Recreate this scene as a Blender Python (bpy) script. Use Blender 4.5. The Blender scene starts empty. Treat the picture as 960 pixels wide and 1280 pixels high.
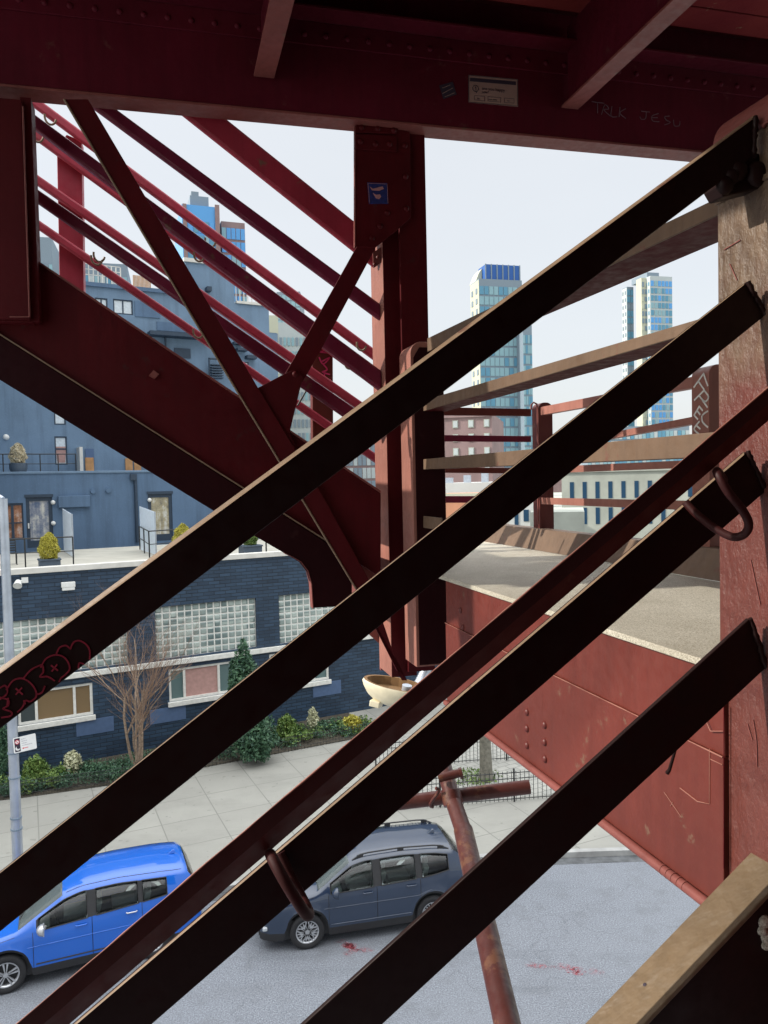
import bpy, bmesh, math, random
from mathutils import Vector, Matrix, Euler
random.seed(7)
R = math.radians
SC = bpy.context.scene
COL = SC.collection
# ------------------------------------------------------------------ camera
F = 960.0
CAM = Vector((0, 0, 9.5))
PITCH = R(2.2); ROLL = R(-1.26)
CM = Matrix.Rotation(R(90) - PITCH, 3, 'X') @ Matrix.Rotation(ROLL, 3, 'Z')
def ray(px, py):
    return CM @ Vector(((px - 480) / F, -(py - 640) / F, -1.0))
def P(px, py, z): return CAM + ray(px, py) * z
def azv(a): return Vector((math.sin(R(a)), math.cos(R(a)), 0))
U = azv(76); NU = azv(-14)
V = azv(-15.7); NV = azv(74.3)
def onU(px, py, D):
    r = ray(px, py); return CAM + r * (D / NU.dot(r))
def onV(px, py, d):
    r = ray(px, py); return CAM + r * (d / NV.dot(r))
def onH(px, py, h=0.0):
    r = ray(px, py); return CAM + r * ((h - CAM.z) / r.z)
def onPl(px, py, p0, n):
    r = ray(px, py); return CAM + r * ((p0 - CAM).dot(n) / n.dot(r))
# ------------------------------------------------------------------ materials
def newmat(name):
    m = bpy.data.materials.new(name); m.use_nodes = True
    nt = m.node_tree; nt.nodes.clear()
    o = nt.nodes.new('ShaderNodeOutputMaterial'); b = nt.nodes.new('ShaderNodeBsdfPrincipled')
    nt.links.new(b.outputs[0], o.inputs[0])
    return m, nt, b
def N(nt, t, **k):
    n = nt.nodes.new(t)
    for a, v in k.items(): setattr(n, a, v)
    return n
def noise(nt, scale, detail=4, rough=.55, vec=None, stretch=None):
    if vec is None:
        tc = N(nt, 'ShaderNodeTexCoord'); vec = tc.outputs['Object']
    if stretch:
        mp = N(nt, 'ShaderNodeMapping'); mp.inputs['Scale'].default_value = stretch
        nt.links.new(vec, mp.inputs[0]); vec = mp.outputs[0]
    n = N(nt, 'ShaderNodeTexNoise'); n.inputs['Scale'].default_value = scale
    n.inputs['Detail'].default_value = detail; n.inputs['Roughness'].default_value = rough
    nt.links.new(vec, n.inputs['Vector']); return n.outputs['Fac']
def ramp(nt, fac, stops):
    r = N(nt, 'ShaderNodeValToRGB'); nt.links.new(fac, r.inputs[0])
    e = r.color_ramp.elements
    while len(e) < len(stops): e.new(.5)
    for i, (p, c) in enumerate(stops):
        e[i].position = p; e[i].color = (*c, 1) if len(c) == 3 else c
    return r.outputs[0]
def mixc(nt, fac, a, b):
    m = N(nt, 'ShaderNodeMix', data_type='RGBA')
    for s, v in ((0, fac), (6, a), (7, b)):
        if hasattr(v, 'links'): nt.links.new(v, m.inputs[s])
        else: m.inputs[s].default_value = v if s == 0 else (*v, 1)
    return m.outputs[2]
def bump(nt, b, h, strength=.3, dist=.01, prev=None):
    n = N(nt, 'ShaderNodeBump'); n.inputs['Strength'].default_value = strength
    n.inputs['Distance'].default_value = dist
    nt.links.new(h, n.inputs['Height'])
    if prev: nt.links.new(prev, n.inputs['Normal'])
    nt.links.new(n.outputs[0], b.inputs['Normal']); return n.outputs[0]
def sc(c, k): return tuple(min(1, x * k) for x in c)
def steel(name, col, rough=.45, wear=(.16, .10, .065), wearamt=.62, lump=.25, spec=.4):
    m, nt, b = newmat(name)
    n1 = noise(nt, 2.2, 6); n2 = noise(nt, 26, 5); n3 = noise(nt, 7, 8, .7)
    st = noise(nt, 3, 5, .6, stretch=(9, 9, .8))
    c = ramp(nt, n1, [(.3, sc(col, .78)), (.7, sc(col, 1.18))])
    c = mixc(nt, ramp(nt, st, [(.45, (0, 0, 0)), (.75, (.45, .45, .45))]), c, sc(col, .62))
    c = mixc(nt, ramp(nt, n3, [(wearamt, (0, 0, 0)), (wearamt + .05, (.8, .8, .8))]), c, wear)
    nt.links.new(c, b.inputs['Base Color'])
    nt.links.new(ramp(nt, n2, [(.3, (rough - .1,) * 3), (.7, (rough + .18,) * 3)]), b.inputs['Roughness'])
    b.inputs['Specular IOR Level'].default_value = spec
    p = bump(nt, b, n2, lump, .003); bump(nt, b, n1, lump, .02, p)
    return m
def plain(name, col, rough=.6, metal=0, var=.12, scale=8, bmp=.1, bs=40, bd=.004, spec=.5):
    m, nt, b = newmat(name)
    n1 = noise(nt, scale, 5)
    nt.links.new(ramp(nt, n1, [(.3, sc(col, 1 - var)), (.7, sc(col, 1 + var))]), b.inputs['Base Color'])
    b.inputs['Roughness'].default_value = rough; b.inputs['Metallic'].default_value = metal
    b.inputs['Specular IOR Level'].default_value = spec
    if bmp: bump(nt, b, noise(nt, bs, 4), bmp, bd)
    return m
RED = (.125, .024, .0165)
M = {}
M['red'] = steel('red_paint', RED)
M['red_thick'] = steel('red_paint_thick', RED, .42, lump=.9, wearamt=.68)
M['red_dark'] = steel('shaded_red_paint', (.072, .0042, .0065), .55, wear=(.055, .015, .015), spec=.16)  # the red paint on unlit faces, shade put into a darker colour
M['red_pink'] = steel('lit_red_paint', (.21, .062, .052), .5)  # paler copy of the red, light on lit faces put into the colour
M['red_gloss'] = steel('glossy_red_paint', (.034, .005, .005), .58, lump=.35, wear=(.04,.012,.01), spec=.3)
M['purple'] = steel('flare_tinted_red', (.18, .018, .048), .36, spec=.4)  # lens flare tint over the red, put into the colour
M['tan'] = steel('sunlit_dusty_tan', (.20, .145, .092), .5, wear=(.13, .06, .04), lump=.5)  # sun sheen on dusty red paint, given as a tan colour
M['tan_lumpy'] = steel('lumpy_sunlit_tan', (.150, .105, .062), .42, wear=(.07, .045, .025), wearamt=.70, lump=.35)  # real lumps; the tan is sunlight on the flange put into the colour
M['tan_dim'] = steel('dull_sunlit_tan', (.140, .088, .056), .55, wear=(.15, .06, .045), lump=.5)  # sunlit look of the landing rails and kerb, put into the colour
M['rose'] = steel('sunlit_rose_red', (.36, .034, .058), .42, spec=.35)  # far stair rails coloured brighter to look lit
M['lip'] = steel('sunlit_edge_paint', (.23, .155, .10), .5, wear=(.12, .05, .035), lump=.5)  # pale colour standing for sunlight along edges
M['strip'] = steel('sunlit_pale_red', (.30, .125, .095), .5, wear=(.2, .1, .07))  # lightest copy of the red, sunshine put into the colour
M['girder_shaded_red'] = steel('girder_shaded_red', (.092, .007, .016), .55, wear=(.11, .03, .03), spec=.14)  # red paint darkened for the shade under the deck
M['under_red'] = steel('bounce_lit_red', (.075, .010, .008), .5, wear=(.1,.03,.02), spec=.2)  # handrail's lower face, light bounced off the road put into a lighter red
M['black'] = steel('shaded_near_black', (.012, .0019, .0013), .55, wear=(.03, .006, .005), wearamt=.66, spec=.25)  # near bars' unlit faces, shade put into an almost black red
M['rivet'] = steel('rivet_paint', (.12, .02, .016), .4)
M['white'] = plain('white_paint', (.75, .75, .72), .5, bmp=0, var=.06)
M['trim'] = plain('window_trim', (.72, .71, .66), .6, bmp=.1)
M['black_plastic'] = plain('black_plastic', (.02, .02, .022), .55, bmp=0)
M['rubber'] = plain('tyre_rubber', (.018, .018, .02), .8)
M['alloy'] = plain('alloy', (.55, .56, .58), .3, metal=.7, bmp=0)
M['steelgrey'] = plain('galvanised', (.42, .46, .52), .38, metal=.55, var=.15, scale=3)
M['iron'] = plain('black_iron', (.02, .022, .024), .5, bmp=0)
M['bark'] = plain('bark', (.30, .22, .16), .9, var=.4, scale=14, bmp=.6, bs=30, bd=.01)
M['bark_dark'] = plain('bark_dark', (.16, .15, .12), .9, var=.35, scale=10, bmp=.6, bs=30, bd=.01)
M['twig'] = plain('twig', (.25, .16, .11), .9, var=.2, bmp=0)
M['wood'] = plain('wood_door', (.42, .22, .09), .6, var=.25, scale=3)
M['cream'] = plain('cream_enamel', (.66, .60, .44), .45, var=.12, scale=6, bmp=.15)
M['lampin'] = plain('lamp_inside', (.16, .085, .03), .8, var=.3, scale=8)
M['graf_red'] = plain('red_spray', (.30, .014, .04), .6, bmp=0)
M['graf_pink'] = plain('pink_spray', (.75, .06, .22), .6, bmp=0)
M['graf_white'] = plain('chalk_white', (.75, .62, .58), .8, bmp=0)
M['graf_faint'] = plain('faint_scratch', (.16, .09, .11), .8, bmp=0)
M['navy'] = plain('navy_paint', (.092, .155, .25), .7, var=.10, scale=.7, bmp=.25, bs=9, bd=.02)
M['navy_up'] = plain('slate_blue_paint', (.145, .22, .315), .75, var=.12, scale=.5, bmp=.25, bs=9, bd=.02)
M['navy_patch'] = plain('blue_patch', (.075, .125, .23), .7, var=.08, bmp=.1)
M['navy_trim'] = plain('dark_blue_trim', (.025, .045, .075), .6, bmp=0)
M['deck'] = plain('terrace_floor', (.42, .40, .34), .85, var=.12, scale=1.2)
M['coping'] = plain('coping', (.62, .60, .55), .8, var=.1, scale=3)
M['pot'] = plain('planter_grey', (.06, .085, .12), .6)
M['glasspanel'] = plain('frosted_panel', (.72, .80, .88), .35, bmp=0, var=.08)
M['paper'] = plain('sticker_tan', (.33, .21, .17), .7, bmp=0)
M['ink'] = plain('sticker_ink', (.03, .02, .035), .7, bmp=0)
M['blueink'] = plain('sticker_blue', (.012, .02, .12), .6, bmp=0, var=.4, scale=60)
M['pinkish'] = plain('sticker_pink', (.42, .2, .2), .6, bmp=0)
M['signred'] = plain('sign_red', (.6, .03, .05), .6, bmp=0)
M['signgrey'] = plain('sign_grey', (.35, .33, .38), .6, bmp=0)
M['lightglass'] = plain('frosted_lens', (.8, .8, .78), .3, bmp=0)
def carpaint(name, col):
    m, nt, b = newmat(name)
    b.inputs['Base Color'].default_value = (*col, 1); b.inputs['Roughness'].default_value = .32
    b.inputs['Metallic'].default_value = .0; b.inputs['Specular IOR Level'].default_value = .3
    b.inputs['Coat Weight'].default_value = 1; b.inputs['Coat IOR'].default_value = 1.62; b.inputs['Coat Roughness'].default_value = .04
    return m
M['carblue'] = carpaint('blue_car_paint', (.001, .105, .52))
M['cargrey'] = carpaint('slate_car_paint', (.012, .026, .058))
def glassmat(name, col, rough=.06, spec=.6, alpha=1):
    m, nt, b = newmat(name)
    b.inputs['Base Color'].default_value = (*col, 1); b.inputs['Roughness'].default_value = rough
    b.inputs['Specular IOR Level'].default_value = spec
    bump(nt, b, noise(nt, 1.5, 2), .03, .05)
    return m
def clearglass(name, tint, k=.5):
    m, nt, b = newmat(name)
    g = N(nt, 'ShaderNodeBsdfGlossy'); g.inputs['Roughness'].default_value = .02
    t = N(nt, 'ShaderNodeBsdfTransparent'); t.inputs[0].default_value = (*tint, 1)
    fr = N(nt, 'ShaderNodeFresnel'); fr.inputs[0].default_value = 1.6
    mx = N(nt, 'ShaderNodeMixShader')
    nt.links.new(fr.outputs[0], mx.inputs[0]); nt.links.new(t.outputs[0], mx.inputs[1]); nt.links.new(g.outputs[0], mx.inputs[2])
    nt.links.new(mx.outputs[0], nt.nodes['Material Output'].inputs[0])
    return m
M['carglass'] = clearglass('car_glass', (.72, .78, .78))
def screen(name):
    m, nt, b = newmat(name)
    b.inputs['Base Color'].default_value = (.16, .19, .19, 1); b.inputs['Roughness'].default_value = .05
    t = N(nt, 'ShaderNodeBsdfTransparent'); t.inputs[0].default_value = (.6, .66, .66, 1); mx = N(nt, 'ShaderNodeMixShader'); mx.inputs[0].default_value = .55
    nt.links.new(t.outputs[0], mx.inputs[1]); nt.links.new(b.outputs[0], mx.inputs[2]); nt.links.new(mx.outputs[0], nt.nodes['Material Output'].inputs[0]); return m
M['windscreen'] = screen('windscreen_glass')
M['darkglass'] = glassmat('dark_glass', (.03, .045, .05))
M['greenglass'] = glassmat('green_glass', (.10, .16, .16), .25)
M['amberglass'] = glassmat('warm_glass', (.20, .13, .06), .2)
M['pinkblind'] = plain('pink_blind', (.46, .27, .24), .7, bmp=0)
M['whiteblind'] = plain('white_blind', (.62, .68, .72), .6, bmp=0)
M['skyglass'] = glassmat('sky_glass', (.10, .25, .36), .3, .3)
M['skyglass2'] = glassmat('sky_glass_pale', (.22, .36, .41), .3, .3)
M['azure'] = glassmat('azure_glass', (.10, .30, .60), .3, .3)
M['skyglass3'] = glassmat('sky_glass_deep', (.03, .10, .32), .3, .3)
M['conc_yellow'] = plain('cream_panel', (.42, .43, .34), .8, var=.05, scale=.2, bmp=0)
M['conc_pale'] = plain('pale_panel', (.38, .42, .43), .8, var=.05, scale=.2, bmp=0)
M['mull'] = plain('mullion', (.17, .22, .27), .6, bmp=0)
M['brickfar'] = plain('far_brick', (.22, .15, .15), .9, var=.15, scale=.3, bmp=0)
M['brickorange'] = plain('orange_brick', (.42, .20, .12), .9, var=.15, scale=.3, bmp=0)
M['greyfar'] = plain('grey_stone', (.33, .35, .31), .9, var=.15, scale=.5, bmp=0)
M['bluewin'] = glassmat('blue_window', (.015, .05, .10), .4, .2)
M['roofwhite'] = plain('white_roof', (.45, .47, .47), .8, var=.1, scale=.1, bmp=0)
M['spot'] = plain('gobo', (.1, .1, .1))
# brick wall (painted, shallow courses)
def brickmat(name, col, col2):
    m, nt, b = newmat(name)
    tc = N(nt, 'ShaderNodeTexCoord'); s = N(nt, 'ShaderNodeSeparateXYZ'); c = N(nt, 'ShaderNodeCombineXYZ')
    nt.links.new(tc.outputs['Object'], s.inputs[0])
    nt.links.new(s.outputs[0], c.inputs[0]); nt.links.new(s.outputs[2], c.inputs[1])
    br = N(nt, 'ShaderNodeTexBrick'); nt.links.new(c.outputs[0], br.inputs['Vector'])
    br.inputs['Scale'].default_value = 1; br.inputs['Brick Width'].default_value = .42; br.inputs['Row Height'].default_value = .13
    br.inputs['Mortar Size'].default_value = .014; br.inputs['Mortar Smooth'].default_value = .3
    br.inputs['Color1'].default_value = (*sc(col, .8), 1); br.inputs['Color2'].default_value = (*sc(col2, 1.25), 1)
    br.inputs['Mortar'].default_value = (*sc(col, .35), 1); br.inputs['Bias'].default_value = -.1
    n = noise(nt, .8, 5)
    cc = mixc(nt, ramp(nt, n, [(.35, (0, 0, 0)), (.8, (.5, .5, .5))]), br.outputs['Color'], sc(col2, 1.5))
    nt.links.new(cc, b.inputs['Base Color']); b.inputs['Roughness'].default_value = .55
    inv = N(nt, 'ShaderNodeMath', operation='SUBTRACT'); inv.inputs[0].default_value = 1
    nt.links.new(br.outputs['Fac'], inv.inputs[1])
    bump(nt, b, inv.outputs[0], .8, .02)
    return m
def wallpaint(name, col):
    m, nt, b = newmat(name)
    big = noise(nt, .35, 6, .65); st = noise(nt, 1.4, 6, .65, stretch=(1.6, 1.6, .12)); fine = noise(nt, 12, 5, .6)
    c = ramp(nt, big, [(.3, sc(col, .82)), (.7, sc(col, 1.15))])
    c = mixc(nt, ramp(nt, st, [(.48, (0, 0, 0)), (.75, (.7, .7, .7))]), c, sc(col, .62))
    c = mixc(nt, ramp(nt, fine, [(.55, (0, 0, 0)), (.75, (.35, .35, .35))]), c, sc(col, 1.45))
    nt.links.new(c, b.inputs['Base Color']); b.inputs['Roughness'].default_value = .75
    p = bump(nt, b, big, .3, .05); bump(nt, b, fine, .4, .012, p); return m
M['navy'] = wallpaint('navy_render', (.092, .155, .25)); M['navy_up'] = wallpaint('slate_blue_render', (.145, .22, .315))
M['brick'] = brickmat('navy_brick', (.016, .036, .068), (.024, .050, .088))
def gridmat(name, size, cols, mortar, rough=.25):
    """glass blocks: one random tint per block"""
    m, nt, b = newmat(name)
    tc = N(nt, 'ShaderNodeTexCoord')
    sn = N(nt, 'ShaderNodeVectorMath', operation='SNAP'); sn.inputs[1].default_value = (size[0], 100, size[1])
    nt.links.new(tc.outputs['Object'], sn.inputs[0])
    wn = N(nt, 'ShaderNodeTexWhiteNoise'); nt.links.new(sn.outputs[0], wn.inputs[0])
    big = noise(nt, .9, 2)
    ad = N(nt, 'ShaderNodeMath', operation='MULTIPLY_ADD'); ad.inputs[1].default_value = .5
    nt.links.new(wn.outputs[0], ad.inputs[0]); nt.links.new(big, ad.inputs[2])
    c = ramp(nt, ad.outputs[0], [(.4, cols[0]), (1., cols[1])])
    nt.links.new(c, b.inputs['Base Color']); b.inputs['Roughness'].default_value = rough
    bump(nt, b, noise(nt, 25, 2), .3, .01)
    return m
M['gblock'] = gridmat('glass_block', (.26, .2), ((.10, .15, .15), (.42, .48, .44)), None)
def leafmat(name, a, b_, c):
    m, nt, b = newmat(name)
    n = noise(nt, 5, 3)
    oi = N(nt, 'ShaderNodeNewGeometry')
    wn = oi.outputs['Random Per Island']
    ad = N(nt, 'ShaderNodeMath', operation='MULTIPLY_ADD'); ad.inputs[1].default_value = .5
    nt.links.new(wn, ad.inputs[0]); nt.links.new(n, ad.inputs[2])
    nt.links.new(ramp(nt, ad.outputs[0], [(.4, a), (.7, b_), (1., c)]), b.inputs['Base Color'])
    b.inputs['Roughness'].default_value = .6
    return m
M['leaf_dark'] = leafmat('leaf_dark', (.02, .055, .035), (.045, .11, .06), (.08, .16, .08))
M['leaf_mid'] = leafmat('leaf_mid', (.05, .10, .02), (.11, .19, .04), (.18, .25, .06))
M['leaf_yel'] = leafmat('leaf_yellow', (.22, .19, .02), (.42, .38, .05), (.55, .50, .09))
M['leaf_pale'] = leafmat('leaf_pale', (.24, .24, .13), (.45, .45, .28), (.6, .6, .42))
M['leaf_straw'] = leafmat('leaf_straw', (.42, .35, .22), (.62, .54, .38), (.7, .64, .48))
M['leaf_brown'] = leafmat('leaf_brown', (.10, .06, .02), (.2, .13, .04), (.28, .2, .08))
def asphalt():
    m, nt, b = newmat('asphalt')
    a = noise(nt, 34, 5, .85); g = noise(nt, .22, 5); v = noise(nt, 1.6, 7, .72); st = noise(nt, .9, 5, .6, stretch=(.25, 1.6, 1))
    c = ramp(nt, a, [(.36, (.06, .066, .08)), (.5, (.165, .178, .203)), (.64, (.33, .355, .39))])
    c = mixc(nt, ramp(nt, g, [(.35, (0, 0, 0)), (.7, (.5, .5, .5))]), c, (.21, .225, .25))
    c = mixc(nt, ramp(nt, v, [(.5, (0, 0, 0)), (.72, (.55, .55, .55))]), c, (.115, .12, .13))
    c = mixc(nt, ramp(nt, st, [(.55, (0, 0, 0)), (.75, (.4, .4, .4))]), c, (.10, .11, .125))
    tc = N(nt, 'ShaderNodeTexCoord'); vo = N(nt, 'ShaderNodeTexVoronoi', feature='DISTANCE_TO_EDGE'); vo.inputs['Scale'].default_value = .42
    wv = N(nt, 'ShaderNodeVectorMath', operation='ADD'); nz = N(nt, 'ShaderNodeTexNoise'); nz.inputs['Scale'].default_value = 1.3; nt.links.new(tc.outputs['Object'], nz.inputs['Vector'])
    nt.links.new(tc.outputs['Object'], wv.inputs[0]); nt.links.new(nz.outputs['Color'], wv.inputs[1]); nt.links.new(wv.outputs[0], vo.inputs['Vector'])
    ck = ramp(nt, vo.outputs['Distance'], [(.0, (.3, .3, .3)), (.005, (0, 0, 0))])
    c = mixc(nt, ck, c, (.06, .062, .07))
    spk = noise(nt, 24, 2, .5); c = mixc(nt, ramp(nt, spk, [(.76, (0, 0, 0)), (.78, (.8, .8, .8))]), c, (.5, .5, .48))
    nt.links.new(c, b.inputs['Base Color']); b.inputs['Roughness'].default_value = .85
    bump(nt, b, a, .5, .01); return m
M['asphalt'] = asphalt()
def concrete_slabs(name, ang, size, c1, c2, bw=1.0, mort=.018, rowoff=0.0):
    m, nt, b = newmat(name)
    tc = N(nt, 'ShaderNodeTexCoord'); mp = N(nt, 'ShaderNodeMapping')
    mp.inputs['Rotation'].default_value = (0, 0, ang)
    nt.links.new(tc.outputs['Object'], mp.inputs[0])
    br = N(nt, 'ShaderNodeTexBrick'); br.offset = rowoff; nt.links.new(mp.outputs[0], br.inputs['Vector'])
    br.inputs['Scale'].default_value = 1; br.inputs['Brick Width'].default_value = size * bw; br.inputs['Row Height'].default_value = size
    br.inputs['Mortar Size'].default_value = mort; br.inputs['Mortar Smooth'].default_value = .4
    br.inputs['Color1'].default_value = (*c1, 1); br.inputs['Color2'].default_value = (*c2, 1)
    br.inputs['Mortar'].default_value = (*sc(c1, .55), 1)
    n = noise(nt, .7, 6, .65); n2 = noise(nt, 60, 4)
    c = mixc(nt, ramp(nt, n, [(.35, (0, 0, 0)), (.75, (.6, .6, .6))]), br.outputs['Color'], sc(c1, .78))
    c = mixc(nt, ramp(nt, n2, [(.3, (.25, .25, .25)), (.7, (0, 0, 0))]), c, sc(c1, .6))
    gum = noise(nt, 5.5, 2, .4); c = mixc(nt, ramp(nt, gum, [(.70, (0, 0, 0)), (.73, (.5, .5, .5))]), c, sc(c1, .5))
    stn = noise(nt, .35, 7, .7, stretch=(1, 2.2, 1)); c = mixc(nt, ramp(nt, stn, [(.5, (0, 0, 0)), (.7, (.55, .55, .55))]), c, sc(c1, .68))
    nt.links.new(c, b.inputs['Base Color']); b.inputs['Roughness'].default_value = .9
    bump(nt, b, n2, .3, .004); return m
M['sidewalk'] = concrete_slabs('sidewalk_slabs', R(-25), 1.55, (.30, .295, .265), (.335, .33, .295))
M['cobble'] = concrete_slabs('cobbles', R(-29), .28, (.33, .33, .30), (.42, .41, .37), 1.5, .02, .5)
M['gutter'] = plain('gutter_grime', (.10, .105, .11), .9, var=.4, scale=4)
M['kerb'] = plain('kerb_stone', (.33, .33, .32), .85, var=.25, scale=2)
M['soil'] = plain('soil', (.06, .05, .035), .95, var=.4, scale=6, bmp=.6)
def speck():
    m, nt, b = newmat('gritty_concrete')
    a = noise(nt, 240, 3, .8); g = noise(nt, 3, 6, .7); s2 = noise(nt, 22, 6, .7)
    c = ramp(nt, a, [(.36, (.17, .155, .12)), (.5, (.48, .45, .37)), (.66, (.68, .65, .57))])
    c = mixc(nt, ramp(nt, g, [(.35, (0, 0, 0)), (.7, (.45, .45, .45))]), c, (.25, .22, .16))
    c = mixc(nt, ramp(nt, s2, [(.66, (0, 0, 0)), (.72, (.8, .8, .8))]), c, (.12, .10, .07))
    nt.links.new(c, b.inputs['Base Color']); b.inputs['Roughness'].default_value = .75
    bump(nt, b, a, .6, .004); return m
M['speck'] = speck()
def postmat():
    """lumpy red paint: sun sheen on the upper part put into the colour as tan"""
    m, nt, b = newmat('sheen_post_paint')
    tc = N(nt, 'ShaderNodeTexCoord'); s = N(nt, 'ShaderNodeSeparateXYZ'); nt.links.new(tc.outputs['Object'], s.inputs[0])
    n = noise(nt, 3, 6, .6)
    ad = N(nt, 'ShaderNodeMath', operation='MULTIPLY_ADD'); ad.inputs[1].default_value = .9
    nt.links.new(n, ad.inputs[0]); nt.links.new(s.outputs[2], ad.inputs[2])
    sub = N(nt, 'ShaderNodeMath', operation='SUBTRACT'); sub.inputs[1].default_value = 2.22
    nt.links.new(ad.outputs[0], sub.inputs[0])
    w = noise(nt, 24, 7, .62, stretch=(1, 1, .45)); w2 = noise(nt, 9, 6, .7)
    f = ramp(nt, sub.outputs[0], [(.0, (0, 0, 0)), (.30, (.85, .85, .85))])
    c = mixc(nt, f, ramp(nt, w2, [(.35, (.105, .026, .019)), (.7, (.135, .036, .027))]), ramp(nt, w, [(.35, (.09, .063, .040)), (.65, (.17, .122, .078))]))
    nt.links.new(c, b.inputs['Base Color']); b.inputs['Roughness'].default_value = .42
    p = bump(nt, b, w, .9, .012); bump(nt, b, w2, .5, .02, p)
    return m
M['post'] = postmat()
# ------------------------------------------------------------------ mesh builder
class MB:
    def __init__(s): s.v = []; s.f = []; s.m = []; s.sm = []
    def add(s, vs, fs, mi=0, smooth=False):
        o = len(s.v); s.v += [Vector(v) for v in vs]
        for f in fs: s.f.append([i + o for i in f]); s.m.append(mi); s.sm.append(smooth)
    def prism(s, poly, off, mi=0):
        n = len(poly); a = [Vector(p) for p in poly]; off = Vector(off)
        vs = a + [p + off for p in a]
        fs = [list(range(n))[::-1], list(range(n, 2 * n))] + [[i, (i + 1) % n, (i + 1) % n + n, i + n] for i in range(n)]
        s.add(vs, fs, mi)
    def box(s, c, sx, sy, sz, rot=0, mi=0, ax=None):
        c = Vector(c)
        if ax is None:
            X = Vector((math.cos(rot), math.sin(rot), 0)); Y = Vector((-math.sin(rot), math.cos(rot), 0)); Z = Vector((0, 0, 1))
        else: X, Y, Z = ax
        X = X * sx / 2; Y = Y * sy / 2; Z = Z * sz / 2
        s.prism([c - X - Y - Z, c + X - Y - Z, c + X + Y - Z, c - X + Y - Z], Z * 2, mi)
    def b2(s, x0, x1, y0, y1, z0, z1, mi=0):
        s.prism([(x0, y0, z0), (x1, y0, z0), (x1, y1, z0), (x0, y1, z0)], (0, 0, z1 - z0), mi)
    def tube(s, pts, rad, n=12, caps=True, mi=0):
        pts = [Vector(p) for p in pts]
        if not hasattr(rad, '__len__'): rad = [rad] * len(pts)
        rings = []; prevx = None
        for i, p in enumerate(pts):
            if i == 0: d = pts[1] - p
            elif i == len(pts) - 1: d = p - pts[-2]
            else: d = (pts[i + 1] - p).normalized() + (p - pts[i - 1]).normalized()
            d.normalize()
            if prevx is None:
                a = Vector((0, 0, 1)) if abs(d.z) < .9 else Vector((1, 0, 0)); x = d.cross(a).normalized()
            else: x = (prevx - d * prevx.dot(d)).normalized()
            prevx = x; y = d.cross(x)
            rings.append([p + (x * math.cos(2 * math.pi * k / n) + y * math.sin(2 * math.pi * k / n)) * rad[i] for k in range(n)])
        vs = [q for r_ in rings for q in r_]; fs = []
        for i in range(len(pts) - 1):
            for k in range(n):
                a = i * n + k; b_ = i * n + (k + 1) % n
                fs.append([a, b_, b_ + n, a + n])
        s.add(vs, fs, mi, True)
        if caps: s.add(rings[0], [list(range(n))[::-1]], mi); s.add(rings[-1], [list(range(n))], mi)
    def build(s, name, mat, parent=None, loc=None, bevel=0, tagd=None):
        me = bpy.data.meshes.new(name)
        base = Vector((0, 0, 0))
        if loc is not None: base = Vector(loc)
        elif parent is not None:
            top = parent
            while top.parent is not None: top = top.parent
            if top.get('_w'): base = top.location.copy()
        me.from_pydata([tuple(v - base) for v in s.v], [], s.f)
        mats = mat if isinstance(mat, (list, tuple)) else [mat]
        for q in mats: me.materials.append(M[q] if isinstance(q, str) else q)
        for p, mi, sm in zip(me.polygons, s.m, s.sm): p.material_index = mi; p.use_smooth = sm
        bm = bmesh.new(); bm.from_mesh(me); bmesh.ops.recalc_face_normals(bm, faces=bm.faces); bm.to_mesh(me); bm.free()
        me.update()
        o = bpy.data.objects.new(name, me); COL.objects.link(o)
        if parent is not None: o.parent = parent
        elif loc is not None: o.location = base
        if bevel:
            bv = o.modifiers.new('bevel', 'BEVEL'); bv.width = bevel; bv.segments = 2; bv.limit_method = 'ANGLE'; bv.angle_limit = R(50)
        return o
def tag(o, label, cat, group=None):
    o['label'] = label; o['category'] = cat
    if group: o['group'] = group
    return o
def struct(o): o['kind'] = 'structure'; return o
def thing(name, loc, label, cat, group=None, rz=0):
    o = bpy.data.objects.new(name, None); COL.objects.link(o); o.location = loc; o.rotation_euler.z = rz
    o.empty_display_size = .2
    if rz == 0: o['_w'] = 1
    tag(o, label, cat, group); return o
def copy_tree(o, parent=None):
    c = o.copy(); COL.objects.link(c)
    if parent is not None: c.parent = parent
    for ch in [q for q in bpy.data.objects if q.parent == o]: copy_tree(ch, c)
    return c
def ln(l, x): return l[1] + (l[3] - l[1]) * (x - l[0]) / (l[2] - l[0])
def band(mb, pl, D, top, bot, t, x0=None, x1=None, nrm=None, mi=0, xb0=None, xb1=None):
    """flat bar whose four corners are sighted on one real vertical plane, given thickness t away from the viewer"""
    f = onU if pl == 'U' else onV; n = NU if pl == 'U' else NV
    x0 = top[0] if x0 is None else x0; x1 = top[2] if x1 is None else x1
    xb0 = x0 if xb0 is None else xb0; xb1 = x1 if xb1 is None else xb1
    q = [f(x0, ln(top, x0), D), f(x1, ln(top, x1), D), f(xb1, ln(bot, xb1), D), f(xb0, ln(bot, xb0), D)]
    mb.prism(q, n * t, mi); return q
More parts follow.
